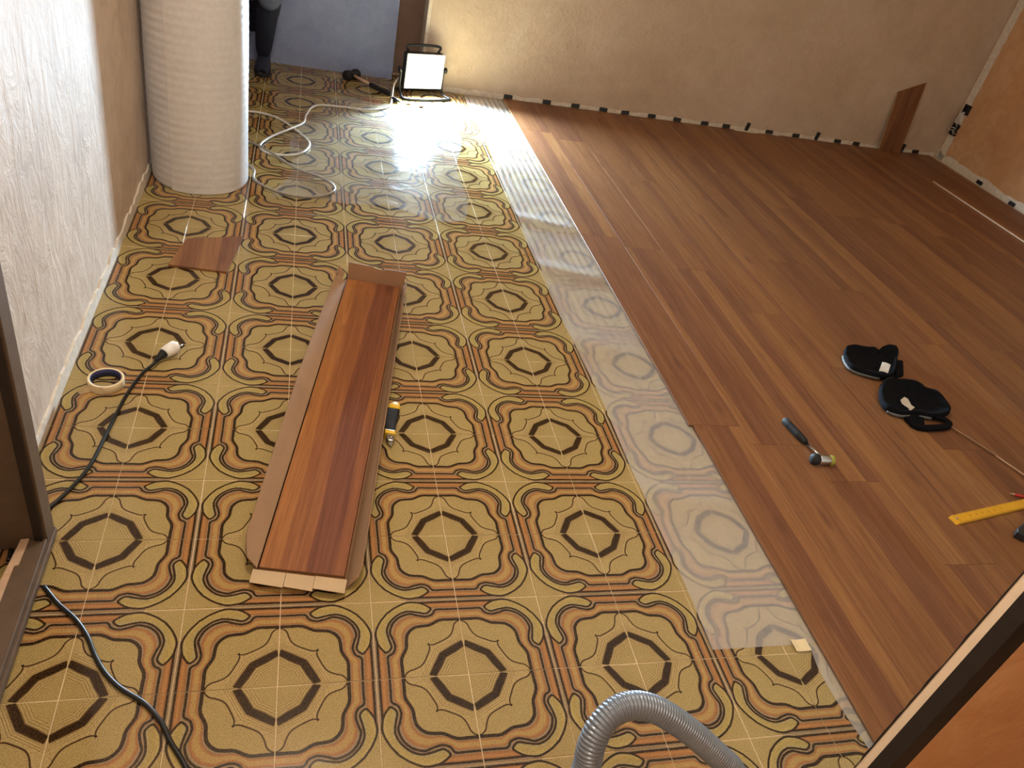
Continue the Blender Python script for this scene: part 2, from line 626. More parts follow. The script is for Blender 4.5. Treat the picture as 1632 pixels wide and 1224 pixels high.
# ragged white plaster bands where the old skirting came off
def ragged(name, base, top_h, off, label, seed, jitter=0.012):
    random.seed(seed)
    v, f = [], []
    n = len(base)
    for i, (x, y) in enumerate(base):
        h = top_h(i / (n - 1)) + random.uniform(-jitter, jitter)
        ox, oy = off
        v += [(x, y, -0.008), (x + ox, y + oy, -0.008), (x + ox, y + oy, h), (x, y, h + 0.002)]
        if i:
            a, b = (i - 1) * 4, i * 4
            for k in range(3):
                f.append((a + k, a + k + 1, b + k + 1, b + k))
    bm = bmesh.new()
    V = [bm.verts.new(p) for p in v]
    for q in f:
        bm.faces.new([V[i] for i in q])
    bmesh.ops.recalc_face_normals(bm, faces=list(bm.faces))
    o = bm_obj(name, bm, M['plaster'])
    tag(o, label, kind='structure')
    return o


ragged('baseboard_back', [(0.74 + i * 0.035, yb(0.74 + i * 0.035)) for i in range(118)], lambda t: 0.032 - 0.006 * t, (0, -0.004), 'ragged white plaster band along the foot of the beige wall', 1, 0.006)
ragged('baseboard_right', [(xr(4.3 - i * 0.04), 4.3 - i * 0.04) for i in range(115)], lambda t: 0.055, (-0.004, 0), 'ragged white plaster band along the foot of the orange wall', 2, 0.010)
ragged('baseboard_left', [(XL, -1.0 + i * 0.04) for i in range(130)], lambda t: 0.04, (0.006, 0), 'whitish plaster band along the foot of the stucco wall', 3, 0.010)
# plaster chase in the far right corner
random.seed(5)
v, f = [], []
for i in range(91):
    z = i * 0.03
    yc = 4.279
    wd = 0.072 + random.uniform(-0.003, 0.003)
    v += [(xr(yc) - 0.004, yc, z), (xr(yc - wd) - 0.004, yc - wd, z), (xr(yc - wd) + 0.01, yc - wd, z)]
    if i:
        a, b = (i - 1) * 3, i * 3
        f += [(a, b, b + 1, a + 1), (a + 1, b + 1, b + 2, a + 2)]
tag(mesh_obj('trim_3', v, f, M['plaster']), 'vertical white plaster stripe in the corner by the orange wall', kind='structure')

# ------------------------------------------------------------------ tiled floor
fl_ = box('floor', -0.62, 1.42, -1.41, 4.46, -0.03, -0.0014, M['grout'])
tag(fl_, 'old patterned ceramic tile floor in olive, orange and brown', kind='structure')
sub = box('floor_subfloor', 1.42, 5.1, -0.6, 4.5, -0.03, -0.001, M['grout'])
tag(sub, 'screed below the laminate boards', kind='structure')
sub2 = box('floor_entrance', -0.62, 3.3, -2.3, -1.41, -0.03, -0.0014, M['grout'])
tag(sub2, 'entrance floor behind the doorway', kind='structure')

BG = rgb(172, 151, 99)
ORANGE = rgb(168, 120, 74)
TAN = rgb(178, 146, 90)
DARK = rgb(40, 25, 17)
DARK2 = rgb(64, 40, 26)
GREY = rgb(152, 130, 102)
GREEN = rgb(170, 156, 108)
TULIP = rgb(180, 157, 106)


def build_tile():
    T = 0.1979
    V, F, C = [], [], []

    def xy(u, v_):
        # print coordinates 0..1 from medallion centre to star centre -> tile-local metres
        return (u - 0.5) * 0.2, (v_ - 0.5) * 0.2
    half = T / 2

    def clip(p):
        return (min(max(p[0], -half), half), min(max(p[1], -half), half))

    def addface(pts, cols, z):
        i0 = len(V)
        for p in pts:
            q = clip(xy(*p))
            V.append((q[0], q[1], z))
        F.append(tuple(range(i0, i0 + len(pts))))
        C.extend(cols)
    # body
    def box_faces():
        b = 0.0012
        i0 = len(V)
        for s, z in ((half, -0.008), (half, -0.0012), (half - b, 0.0)):
            V.extend([(-s, -s, z), (s, -s, z), (s, s, z), (-s, s, z)])
        F.append((i0 + 8, i0 + 9, i0 + 10, i0 + 11)); C.extend([BG] * 4)
        for l in (0, 4):
            for k in range(4):
                k2 = (k + 1) % 4
                F.append((i0 + l + k, i0 + l + k2, i0 + l + 4 + k2, i0 + l + 4 + k)); C.extend([BG] * 4)
    box_faces()

    def mirror(half_curve):
        return half_curve + [(b, a) for a, b in reversed(half_curve[:-1])] if abs(half_curve[-1][0] - half_curve[-1][1]) < 1e-6 else half_curve + [(b, a) for a, b in reversed(half_curve)]

    def smooth(c, n=4):
        return [(p.x, p.y) for p in catmull([(a, b, 0) for a, b in c], n)]

    def resample(c, n):
        L = [0]
        for a, b in zip(c, c[1:]):
            L.append(L[-1] + math.hypot(b[0] - a[0], b[1] - a[1]))
        out = []
        for i in range(n):
            s = L[-1] * i / (n - 1)
            k = 0
            while k < len(L) - 2 and L[k + 1] < s:
                k += 1
            t = (s - L[k]) / max(1e-9, L[k + 1] - L[k])
            out.append((c[k][0] + (c[k + 1][0] - c[k][0]) * t, c[k][1] + (c[k + 1][1] - c[k][1]) * t))
        return out

    def ribbon(c, wid, z, cols=None, closed=False):
        """cols: list of (offset -1..1, colour)"""
        cols = cols or [(-1, DARK), (1, DARK)]
        n = len(c)
        N_ = []
        for i in range(n):
            a = c[(i - 1) % n] if closed else c[max(i - 1, 0)]
            b = c[(i + 1) % n] if closed else c[min(i + 1, n - 1)]
            dx, dy = b[0] - a[0], b[1] - a[1]
            L = math.hypot(dx, dy) or 1
            N_.append((-dy / L, dx / L))
        for i in range(n if closed else n - 1):
            j = (i + 1) % n
            for (o0, c0), (o1, c1) in zip(cols, cols[1:]):
                pts = [(c[i][0] + N_[i][0] * wid * o0, c[i][1] + N_[i][1] * wid * o0), (c[j][0] + N_[j][0] * wid * o0, c[j][1] + N_[j][1] * wid * o0),
                       (c[j][0] + N_[j][0] * wid * o1, c[j][1] + N_[j][1] * wid * o1), (c[i][0] + N_[i][0] * wid * o1, c[i][1] + N_[i][1] * wid * o1)]
                addface(pts, [c0, c0, c1, c1], z)

    def strip(a, b, n, z, cols):
        """quads between curves a and b; cols: list of (t, colour)"""
        A, B = resample(a, n), resample(b, n)
        for i in range(n - 1):
            for (t0, c0), (t1, c1) in zip(cols, cols[1:]):
                def at(k, t):
                    return (A[k][0] + (B[k][0] - A[k][0]) * t, A[k][1] + (B[k][1] - A[k][1]) * t)
                addface([at(i, t0), at(i + 1, t0), at(i + 1, t1), at(i, t1)], [c0, c0, c1, c1], z)
    Z = 0.00012
    tulip = mirror(smooth([(0.0, 0.700), (0.035, 0.688), (0.078, 0.645), (0.102, 0.57), (0.16, 0.482), (0.325, 0.398), (0.392, 0.392)], 3))
    band_in = mirror(smooth([(0.0, 0.716), (0.12, 0.716), (0.235, 0.713), (0.36, 0.652), (0.45, 0.642), (0.53, 0.628), (0.588, 0.588)], 3))
    band_out = mirror(smooth([(0.0, 0.860), (0.15, 0.860), (0.265, 0.858), (0.312, 0.798), (0.395, 0.770), (0.495, 0.792), (0.575, 0.815), (0.68, 0.782), (0.738, 0.738)], 4))
    tad_in = mirror(smooth([(0.315, 0.876), (0.350, 0.832), (0.398, 0.812), (0.50, 0.836), (0.605, 0.848), (0.70, 0.812), (0.762, 0.762)], 4))
    tad_out = mirror(smooth([(0.315, 0.876), (0.375, 0.925), (0.455, 0.962), (0.585, 0.972), (0.72, 0.915), (0.832, 0.832)], 4))
    # tulip fill (fan of quads between a small centre and the outline)
    strip([(0.0, 0.0)] * 2 if False else mirror([(0.0, 0.36), (0.23, 0.23)]), tulip, 34, Z, [(0, BG), (0.55, TULIP), (1, TULIP)])
    # orange band
    OE = rgb(154, 102, 62)
    strip(band_in, band_out, 52, Z * 1.5, [(0, GREY), (0.17, GREY), (0.20, OE), (0.27, ORANGE), (0.38, TAN), (0.60, TAN), (0.70, ORANGE), (0.80, OE), (0.84, GREY), (1, GREY)])
    # grey tube between band and tadpole
    strip(band_out[6:-6], tad_in, 44, Z * 2, [(0, GREY), (1, GREY)])
    # tadpole
    strip(tad_in, tad_out, 40, Z * 2.5, [(0, GREEN), (0.12, GREEN), (0.5, rgb(172, 150, 88)), (0.88, rgb(182, 162, 104)), (0.93, GREEN), (1, GREEN)])
    # orange wedges between band and seam strip + seam strip
    for sw in (False, True):
        def S(c):
            return [(b, a) for a, b in c] if sw else c
        strip(S([(0.0, 0.862), (0.30, 0.872)]), S([(0.0, 0.966), (0.43, 0.966)]), 8, Z * 1.5, [(0, GREY), (0.16, GREY), (0.20, OE), (0.45, ORANGE), (0.58, rgb(184, 130, 80)), (0.72, ORANGE), (0.88, OE), (1, OE)])
        strip(S([(0.0, 0.966), (0.30, 0.966), (0.60, 0.975)]), S([(0.0, 1.0), (0.60, 1.0)]), 8, Z * 1.5, [(0, GREY), (1, GREY)])
        ribbon(S([(0.0, 0.966), (0.2, 0.966), (0.46, 0.964)]), 0.0125, Z * 4)
    # dark octagon ring with soft outer edge
    ring = mirror([(0.0, 0.392), (0.13, 0.323), (0.2535, 0.2535)])
    ribbon(ring, 0.054, Z * 3, [(-1, BG), (-0.72, DARK2), (-0.5, DARK), (0.55, DARK), (0.80, DARK2), (1.0, BG)])
    for r0 in (0.318, 0.288, 0.256, 0.470, 0.497, 0.524):
        k = 0.2535 / 0.392
        ribbon(mirror([(0.0, r0), (r0 * k * 0.5, (r0 + r0 * k) / 2), (r0 * k, r0 * k)]), 0.0085, Z * 3.5, [(-1, BG), (-0.3, rgb(118, 84, 46)), (0.2, rgb(206, 184, 130)), (1, TULIP)])
    # line work
    ribbon(tulip, 0.0080, Z * 4, [(-1, DARK2), (1, DARK2)])
    ribbon([(0.392, 0.392), (0.408, 0.408)], 0.011, Z * 4)
    ribbon(band_in, 0.0180, Z * 4)
    ribbon(band_out, 0.0130, Z * 4)
    ribbon(tad_in, 0.0120, Z * 4.5)
    ribbon(tad_out, 0.0115, Z * 4.5)
    me = bpy.data.meshes.new('tile')
    me.from_pydata(V, [], F)
    at = me.color_attributes.new('Col', 'FLOAT_COLOR', 'CORNER')
    flat = []
    for c in C:
        flat.extend(c)
    at.data.foreach_set('color', flat)
    me.materials.append(M['tile'])
    me.update()
    # all overlay faces face up
    bm = bmesh.new()
    bm.from_mesh(me)
    for fc in bm.faces:
        fc.normal_update()
        if fc.normal.z < -0.5:
            fc.normal_flip()
    bm.to_mesh(me)
    bm.free()
    return me


tile_me = build_tile()
random.seed(11)
for j in range(-4, 22):
    for i in range(-3, 7):
        cx, cy = 0.1 + 0.2 * i, 0.1 + 0.2 * j
        if cy > 4.3 and False:
            continue
        # quadrant inside the 40 cm repeat
        mx, my = round(cx / 0.4) * 0.4, round(cy / 0.4) * 0.4
        qx, qy = cx - mx > 0, cy - my > 0
        rz = {(True, True): 0, (False, True): 90, (False, False): 180, (True, False): 270}[(qx, qy)]
        o = bpy.data.objects.new('tile', tile_me)
        COL.objects.link(o)
        o.location = (cx + random.uniform(-0.0003, 0.0003), cy + random.uniform(-0.0003, 0.0003), random.uniform(-0.0003, 0.0003))
        o.rotation_euler = (random.gauss(0, 0.0022), random.gauss(0, 0.0022), math.radians(rz) + random.uniform(-0.0015, 0.0015))
        o.parent = fl_

# ------------------------------------------------------------------ laminate boards
PW, PL, PT = 0.193, 1.38, 0.0085
lam = empty('floor_laminate', (1.282, 0, 0.002))
tag(lam, 'new reddish-brown oak laminate floor boards', kind='structure')
_pl = {}


def plank_mesh(wd, ln):
    key = (round(wd, 3), round(ln, 3))
    if key not in _pl:
        bm = bbox_bm(-wd / 2, wd / 2, -ln / 2, ln / 2, 0, PT, 0.0007)
        me = bpy.data.meshes.new('plank')
        bm.normal_update()
        bm.to_mesh(me)
        bm.free()
        me.materials.append(M['plank'])
        me.materials.append(M['core_side'])
        for p in me.polygons:
            p.material_index = 0 if p.normal.z > 0.3 else 1
        _pl[key] = me
    return _pl[key]


random.seed(21)
Y0 = -0.385
row = 0
x = 1.282
while x < xr(4.2) - 0.02:
    joints = []
    if row == 0:
        first = 0.86
    else:
        first = Y0 + random.choice([0.25, 0.46, 0.69, 0.92, 1.15]) + random.uniform(-0.06, 0.06)
    wdt = PW
    y = first - PL
    while y < yb(x) - 0.014:
        a, b = max(y, Y0), min(y + PL, yb(x + PW / 2) - 0.014)
        cxp = x + wdt / 2
        xw = wdt
        lim = xr((a + b) / 2 if b < 4 else a) - 0.012
        if x + wdt > lim:
            xw = lim - x
            cxp = x + xw / 2
        if b - a > 0.03 and xw > 0.02:
            o = bpy.data.objects.new('plank', plank_mesh(xw - 0.0007, b - a - 0.0008))
            COL.objects.link(o)
            o.parent = lam
            dx = 0.013 if (row == 0 and b <= 0.87) else 0.0
            if dx:
                o.data = plank_mesh(xw - 0.0137, b - a - 0.0008)
                cxp = x + 0.013 + (xw - 0.013) / 2
            o.location = (cxp - 1.282, (a + b) / 2, random.uniform(-0.0001, 0.0001))
            # planks have their print turned end for end at random
            if random.random() < 0.5:
                o.rotation_euler = (0, 0, math.pi)
        y += PL
    x += PW
    row += 1

# ------------------------------------------------------------------ foam underlay sheet and its end pieces


def film_sheet(name, x0, x1, y0, y1, nx, ny, zf, mat, edge=None):
    v, f = [], []
    for j in range(ny + 1):
        for i in range(nx + 1):
            yy = y0 + (y1 - y0) * j / ny
            xa = x0 + (edge(yy) if edge else 0)
            xx = xa + (x1 - xa) * i / nx
            v.append((xx, yy, zf(xx, yy)))
    for j in range(ny):
        for i in range(nx):
            a = j * (nx + 1) + i
            f.append((a, a + 1, a + nx + 2, a + nx + 1))
    return mesh_obj(name, v, f, mat, None, True)


def film_z(xx, yy):
    d = min(1.0, max(0.0, (1.30 - xx) / 0.05))
    rib = math.sin(2 * math.pi * (xx + 0.004 * math.sin(yy * 3.1)) / 0.034)
    amp = 0.00015 + 0.0011 * max(0.0, min(1.0, (yy - 1.2) / 1.2))
    z = 0.0018 + amp * (1 + rib) * d
    for yc, h, s in ((2.33, 0.010, 0.055), (1.86, 0.009, 0.06), (1.30, 0.005, 0.10), (0.52, 0.004, 0.06), (2.95, 0.005, 0.12)):
        z += h * d * math.exp(-((yy - yc + 0.25 * (xx - 1.15)) / s) ** 2) * (0.55 + 0.45 * min(1.0, (1.30 - xx) / 0.2))
    return z


fo = film_sheet('foam_underlay', 1.003, 1.50, 0.022, 4.17, 90, 700, lambda a, b: (film_z(a, b) if a < 1.283 else 0.0012), M['film'], lambda yy: 0.006 * math.sin(yy * 2.3) + 0.004 * math.sin(yy * 7.7) + (0.012 if yy > 3.0 else 0) + 0.010 * math.exp(-((yy - 2.30) / 0.1) ** 2))
tag(fo, 'long translucent white foam underlay strip between tiles and laminate', 'underlay')
fo2 = film_sheet('foam_offcut', 1.262, 1.40, -0.30, 0.02, 24, 40, lambda a, b: 0.0016 + (0.0025 * (0.5 + 0.5 * math.sin(b * 40)) if a < 1.283 else 0), M['film'], lambda yy: 0.010 * math.sin(yy * 17) - 0.03 * max(0, -yy - 0.1) + 0.008)
tag(fo2, 'crumpled end scrap of white foam by the door jamb', 'underlay')
tp = film_sheet('tape_scrap', 1.225, 1.268, 0.000, 0.034, 6, 6, lambda a, b: 0.0068 + 0.0012 * math.sin(a * 120), M['tape'])
tag(tp, 'short yellowish tape scrap at the end of the foam strip', 'tape')

# ------------------------------------------------------------------ foam roll by the left wall
roll = empty('foam_roll', (-0.402, 2.475, 0.0))
tag(roll, 'tall white ribbed foam roll standing against the stucco wall', 'roll')
RR, RH = 0.190, 1.15
v, f = [], []
NS, NZ = 96, 330
turns = 1.15
for k in range(NZ + 1):
    z = 0.004 + (RH - 0.004) * k / NZ
    rip = 0.0005 * math.sin(2 * math.pi * z / 0.031) + 0.0002 * math.sin(2 * math.pi * z / 0.0105 + 1.1)
    for i in range(NS):
        th = 2 * math.pi * i / NS
        r = RR + rip + 0.0015 * math.sin(2 * th + z * 3) + 0.001 * math.sin(5 * th - z * 7)
        if k < 3:
            r -= 0.002 * (3 - k)
        v.append((r * math.cos(th), r * math.sin(th), z))
for k in range(NZ):
    for i in range(NS):
        i2 = (i + 1) % NS
        f.append((k * NS + i, k * NS + i2, (k + 1) * NS + i2, (k + 1) * NS + i))
mesh_obj('outer_layer', v, f, M['foam'], roll, True)
# wound core: spiral seen on the top end
v, f = [], []
sp = []
n = 620
for i in range(n):
    t = i / (n - 1)
    th = t * 2 * math.pi * 13
    r = 0.03 + (RR - 0.035) * t
    sp.append((r * math.cos(th), r * math.sin(th)))
for (px, py) in sp:
    v += [(px, py, RH - 0.10), (px, py, RH - 0.004)]
for i in range(n - 1):
    f.append((2 * i, 2 * i + 2, 2 * i + 3, 2 * i + 1))
mesh_obj('wound_layers', v, f, M['foam'], roll, True)
# loose outer end of the sheet wrapped round the front
v, f = [], []
for k in range(NZ // 2 + 1):
    z = 0.004 + (RH - 0.004) * k / (NZ // 2)
    rip = 0.0005 * math.sin(2 * math.pi * z / 0.031)
    for i in range(24):
        th = math.radians(-118 + i * 9)
        r = RR + 0.0045 + rip + 0.0015 * math.sin(2 * th + z * 3) + 0.001 * math.sin(5 * th - z * 7)
        v.append((r * math.cos(th), r * math.sin(th), z))
for k in range(NZ // 2):
    for i in range(23):
        a = k * 24 + i
        f.append((a, a + 1, a + 25, a + 24))
mesh_obj('loose_end', v, f, M['foam'], roll, True)

# ------------------------------------------------------------------ open door leaf frame at the left
dr = empty('door_leaf', (-0.5, 0.425, 0.0))
tag(dr, 'dark brown wooden door frame standing open beside the stucco wall', 'door')
box('stile', -0.098, 0.0, -0.052, 0.0, 0.004, 2.02, M['door_brown'], dr, 0.002)
box('stile_rebate', -0.022, -0.006, -0.062, -0.052, 0.042, 2.0, M['frame_black'], dr)
box('bottom_rail', -0.046, 0.0, -0.80, -0.052, 0.006, 0.040, M['door_brown'], dr, 0.002)
rail_step = box('rail_moulding', -0.002, 0.006, -0.80, -0.004, 0.006, 0.026, M['door_brown'], dr, 0.002)
box('stile', -0.098, 0.0, -0.852, -0.80, 0.004, 2.02, M['door_brown'], dr, 0.002)
box('top_rail', -0.046, 0.0, -0.80, -0.052, 1.97, 2.02, M['door_brown'], dr, 0.002)
prism('glazing_bead', [(-0.066, -0.255), (-0.046, -0.252), (-0.044, -0.13), (-0.036, -0.128), (-0.034, -0.054), (-0.050, -0.056)], 0.008, 0.0425, M['raw_wood'], dr)
prism('glazing_bead', [(-0.066, -0.52), (-0.046, -0.52), (-0.046, -0.33), (-0.064, -0.33)], 0.008, 0.0425, M['raw_wood'], dr)

# ------------------------------------------------------------------ work lamp
lamp = empty('work_lamp', (0.722, 4.045, 0.0), math.radians(20))
tag(lamp, 'glaring white work floodlight on the floor by the beige wall', 'lamp')
hs = empty('head', (0, 0, 0))
bm = bbox_bm(-0.128, 0.128, -0.012, 0.040, 0.045, 0.250, 0.008, 2)
body = bm_obj('housing', bm, M['black'], lamp)
for k in range(9):
    box('cooling_fin', -0.11 + k * 0.0262, -0.104 + k * 0.0262, 0.038, 0.058, 0.06, 0.235, M['black'], body)
# raised rim round the glass
for nm, a in (('rim', (-0.128, 0.128, -0.018, -0.011, 0.238, 0.250)), ('rim', (-0.128, 0.128, -0.018, -0.011, 0.045, 0.057)), ('rim', (-0.128, -0.117, -0.018, -0.011, 0.057, 0.238)), ('rim', (0.117, 0.128, -0.018, -0.011, 0.057, 0.238))):
    box(nm, *a, M['led_glass'], body)
box('led_panel', -0.116, 0.116, -0.0150, -0.0118, 0.058, 0.237, M['led'], lamp)
tube('stand', catmull([(-0.145, 0.01, 0.15), (-0.145, 0.01, 0.05), (-0.145, -0.02, 0.010), (-0.14, -0.10, 0.008), (0.14, -0.10, 0.008), (0.145, -0.02, 0.010), (0.145, 0.01, 0.05), (0.145, 0.01, 0.15)], 6), 0.008, M['black'], lamp)
tube('stand_foot', [(-0.145, 0.01, 0.03), (-0.145, 0.09, 0.008), (0.145, 0.09, 0.008), (0.145, 0.01, 0.03)], 0.008, M['black'], lamp)
tube('carry_handle', catmull([(-0.10, 0.03, 0.245), (-0.10, 0.03, 0.285), (0.10, 0.03, 0.285), (0.10, 0.03, 0.245)], 6), 0.008, M['black'], lamp)
for s in (-1, 1):
    k = lathe('tilt_knob', [(0.0, 0), (0.018, 0), (0.018, 0.014), (0.0, 0.016)], M['black'], lamp, 16)
    k.rotation_euler = (0, s * math.pi / 2, 0)
    k.location = (s * 0.148, 0.01, 0.15)
bpy.data.objects.remove(hs)
al = light('work_lamp_light', 'AREA', (0, -0.022, 0.147), WORK_POWER, WORK_COLOR, shape='RECTANGLE', size=0.23, size_y=0.175, spread=math.radians(128))
al.rotation_euler = (math.radians(-90), 0, 0)   # area lights shine along local -z -> -y
al.parent = lamp

# white lamp lead
wc = tube('lamp_lead', catmull([(0.60, 4.09, 0.09), (0.585, 4.07, 0.085), (0.545, 3.98, 0.06), (0.53, 3.88, 0.012), (0.50, 3.72, 0.0095), (0.386, 3.605, 0.0095), (0.228, 3.596, 0.0095), (0.085, 3.56, 0.0095), (0.035, 3.40, 0.0095), (0.020, 3.27, 0.008), (-0.045, 3.14, 0.013), (-0.138, 2.999, 0.0095), (-0.178, 2.88, 0.0095), (-0.144, 2.805, 0.0095), (-0.058, 2.795, 0.0095), (0.018, 2.85, 0.0095), (0.052, 2.975, 0.0095), (0.010, 3.108, 0.005), (-0.086, 3.258, 0.0095), (-0.166, 3.322, 0.0095), (-0.26, 3.33, 0.0095), (-0.36, 3.24, 0.0095)], 8), 0.0058, M['cable_white'], None, 10)
tag(wc, 'white lamp lead looping over the tiles to the floodlight', 'cable')
dc = tube('extension_lead', catmull([(-0.40, 3.02, 0.0095), (-0.30, 2.96, 0.0095), (-0.22, 2.906, 0.0095), (-0.129, 2.792, 0.020), (-0.012, 2.66, 0.008), (0.101, 2.582, 0.0095), (0.164, 2.485, 0.0095), (0.135, 2.400, 0.0095), (0.035, 2.348, 0.0095), (-0.086, 2.377, 0.0095), (-0.180, 2.475, 0.0095), (-0.195, 2.60, 0.0095), (-0.30, 2.74, 0.0095)], 8), 0.0055, M['cable_grey'], None, 10)
tag(dc, 'grey-brown lead coiled in a wide loop beside the foam roll', 'cable')

# clear plastic wrap lying over the far tiles, made milky to imitate lens veil
from mathutils import noise as mnoise


def wrap_z(xx, yy):
    p = Vector((xx * 5, yy * 5, 0.3))
    q = Vector((xx * 17, yy * 17, 4.3))
    r = 0.003 * abs(mnoise.noise(p)) + 0.0025 * abs(mnoise.noise(q))
    return 0.0012 + r


v, f = [], []
NX, NY = 70, 130
for j in range(NY + 1):
    t = j / NY
    yy = 2.32 + 1.42 * t
    xl = -0.06 + 0.20 * t * t + 0.03 * math.sin(t * 9) - 0.05 * math.exp(-((t - 0.05) / 0.1) ** 2)
    xh = 0.74 + 0.16 * t + 0.02 * math.sin(t * 11)
    for i in range(NX + 1):
        s = i / NX
        xx = xl + (xh - xl) * s
        y2 = yy + 0.05 * math.sin(s * 5) + 0.03 * math.sin(s * 13)
        v.append((xx, y2, wrap_z(xx, y2)))
for j in range(NY):
    for i in range(NX):
        a = j * (NX + 1) + i
        f.append((a, a + 1, a + NX + 2, a + NX + 1))
tag(mesh_obj('plastic_wrap', v, f, M['clear'], None, True), 'crinkled clear plastic wrap lying on tiles before the lamp', 'plastic wrap')

# mallet lying in the shade under the blue-tinted wall
ml = empty('mallet', (0.30, 4.165, 0.028), math.atan2(3.945 - 4.165, 0.515 - 0.30))
tag(ml, 'long-handled mallet lying on tiles under the blue-tinted wall', 'mallet')
hd = lathe('head', [(0.0, -0.055), (0.026, -0.055), (0.030, -0.048), (0.030, -0.02), (0.024, -0.015), (0.024, 0.015), (0.030, 0.02), (0.030, 0.048), (0.026, 0.055), (0.0, 0.055)], M['black_soft'], ml, 20)
hd.rotation_euler = (math.pi / 2, 0, 0)
tube('shaft', [(0.02, 0, 0.0), (0.16, 0, -0.010)], 0.009, M['raw_wood'], ml, 12)
tube('grip', [(0.155, 0, -0.010), (0.17, 0, -0.010), (0.24, 0, -0.012), (0.31, 0, -0.012), (0.325, 0, -0.012)], [0.012, 0.015, 0.013, 0.016, 0.012], M['black_soft'], ml, 14)

# screwdriver and two small bits on the bright tiles before the lamp
sd = empty('screwdriver', (0.548, 3.846, 0.012), math.atan2(-0.085, 0.068))
tag(sd, 'small screwdriver lying on the bright tiles before the floodlight', 'screwdriver')
tube('handle', [(-0.03, 0, 0), (-0.02, 0, 0), (0.01, 0, 0), (0.03, 0, 0)], [0.008, 0.011, 0.011, 0.006], M['black'], sd, 12)
tube('blade', [(0.03, 0, 0), (0.12, 0, -0.006)], 0.003, M['steel'], sd, 8)
for (px, py, lb) in ((0.625, 3.83, 'left'), (0.70, 3.81, 'right')):
    b = box('wood_chip', -0.015, 0.015, -0.010, 0.010, 0, 0.008, M['core_dark'], None, 0.002)
    b.location = (px, py, 0.001)
    b.rotation_euler = (0, 0, 0.4)
    tag(b, lb + ' one of two small wood chips on tiles before the floodlight', 'wood chip', 'wood chips before the lamp')

# ------------------------------------------------------------------ crouching person
pr = empty('person', (-0.33, 4.06, 0))
tag(pr, 'person in dark navy trousers crouching behind the white foam roll', 'person')


def skin_body(name, joints, edges, mat, parent, root=0, sub=2):
    me = bpy.data.meshes.new(name)
    me.from_pydata([j[:3] for j in joints], edges, [])
    o = bpy.data.objects.new(name, me)
    COL.objects.link(o)
    o.parent = parent
    md = o.modifiers.new('skin', 'SKIN')
    md.use_smooth_shade = True
    sv = me.skin_vertices[0].data
    for i, j in enumerate(joints):
        r = j[3]
        sv[i].radius = r if isinstance(r, tuple) else (r, r)
        sv[i].use_root = (i == root)
    sb = o.modifiers.new('sub', 'SUBSURF')
    sb.levels = sb.render_levels = sub
    me.materials.append(mat)
    return o


# one continuous body: trousers, shirt and skin come from where on the body the surface is
def mat_body():
    N = NT('clothed_body')
    tc = N.n('ShaderNodeTexCoord')
    f = N.noise(tc.outputs['Object'], 40, 4)
    at = N.n('ShaderNodeSeparateXYZ')
    N.l(tc.outputs['Object'], at.inputs[0])
    N.set(color=N.ramp(f, [(0.3, rgb(14, 18, 36)), (0.7, rgb(24, 30, 54))]), rough=0.85, normal=N.bump(f, 0.3, 0.003))
    return N.m


J = [
    (0.02, 0.13, 0.30, (0.15, 0.12)),    # 0 pelvis
    (0.02, 0.09, 0.45, (0.14, 0.10)),    # 1 waist
    (0.02, 0.02, 0.62, (0.16, 0.11)),    # 2 chest
    (0.02, -0.02, 0.74, (0.12, 0.09)),   # 3 upper chest
    (0.02, -0.05, 0.83, 0.050),          # 4 neck
    (0.02, -0.07, 0.90, 0.052),          # 5 neck top
    # right-hand leg in the picture
    (0.10, 0.12, 0.28, 0.095),           # 6 hip
    (0.135, -0.06, 0.40, 0.078),         # 7 mid thigh
    (0.145, -0.16, 0.455, 0.068),        # 8 knee
    (0.125, -0.06, 0.28, 0.062),         # 9 shin
    (0.110, 0.05, 0.13, 0.050),          # 10 ankle
    (0.110, 0.07, 0.075, 0.042),         # 11 heel
    # other leg
    (-0.08, 0.12, 0.28, 0.095),          # 12
    (-0.13, -0.06, 0.40, 0.078),         # 13
    (-0.145, -0.16, 0.455, 0.068),       # 14
    (-0.125, -0.06, 0.28, 0.062),        # 15
    (-0.110, 0.05, 0.13, 0.050),         # 16
    (-0.110, 0.07, 0.075, 0.042),        # 17
    # arms
    (0.16, -0.01, 0.73, 0.060),          # 18 shoulder
    (0.20, -0.08, 0.56, 0.046),          # 19 elbow
    (0.11, -0.20, 0.545, 0.034),         # 20 wrist
    (-0.12, -0.01, 0.73, 0.060),         # 21
    (-0.18, -0.08, 0.56, 0.046),         # 22
    (-0.08, -0.20, 0.545, 0.034),        # 23
]
E_ = [(0, 1), (1, 2), (2, 3), (3, 4), (4, 5), (0, 6), (6, 7), (7, 8), (8, 9), (9, 10), (10, 11), (0, 12), (12, 13), (13, 14), (14, 15), (15, 16), (16, 17), (3, 18), (18, 19), (19, 20), (3, 21), (21, 22), (22, 23)]
skin_body('body', J, E_, mat_body(), pr)
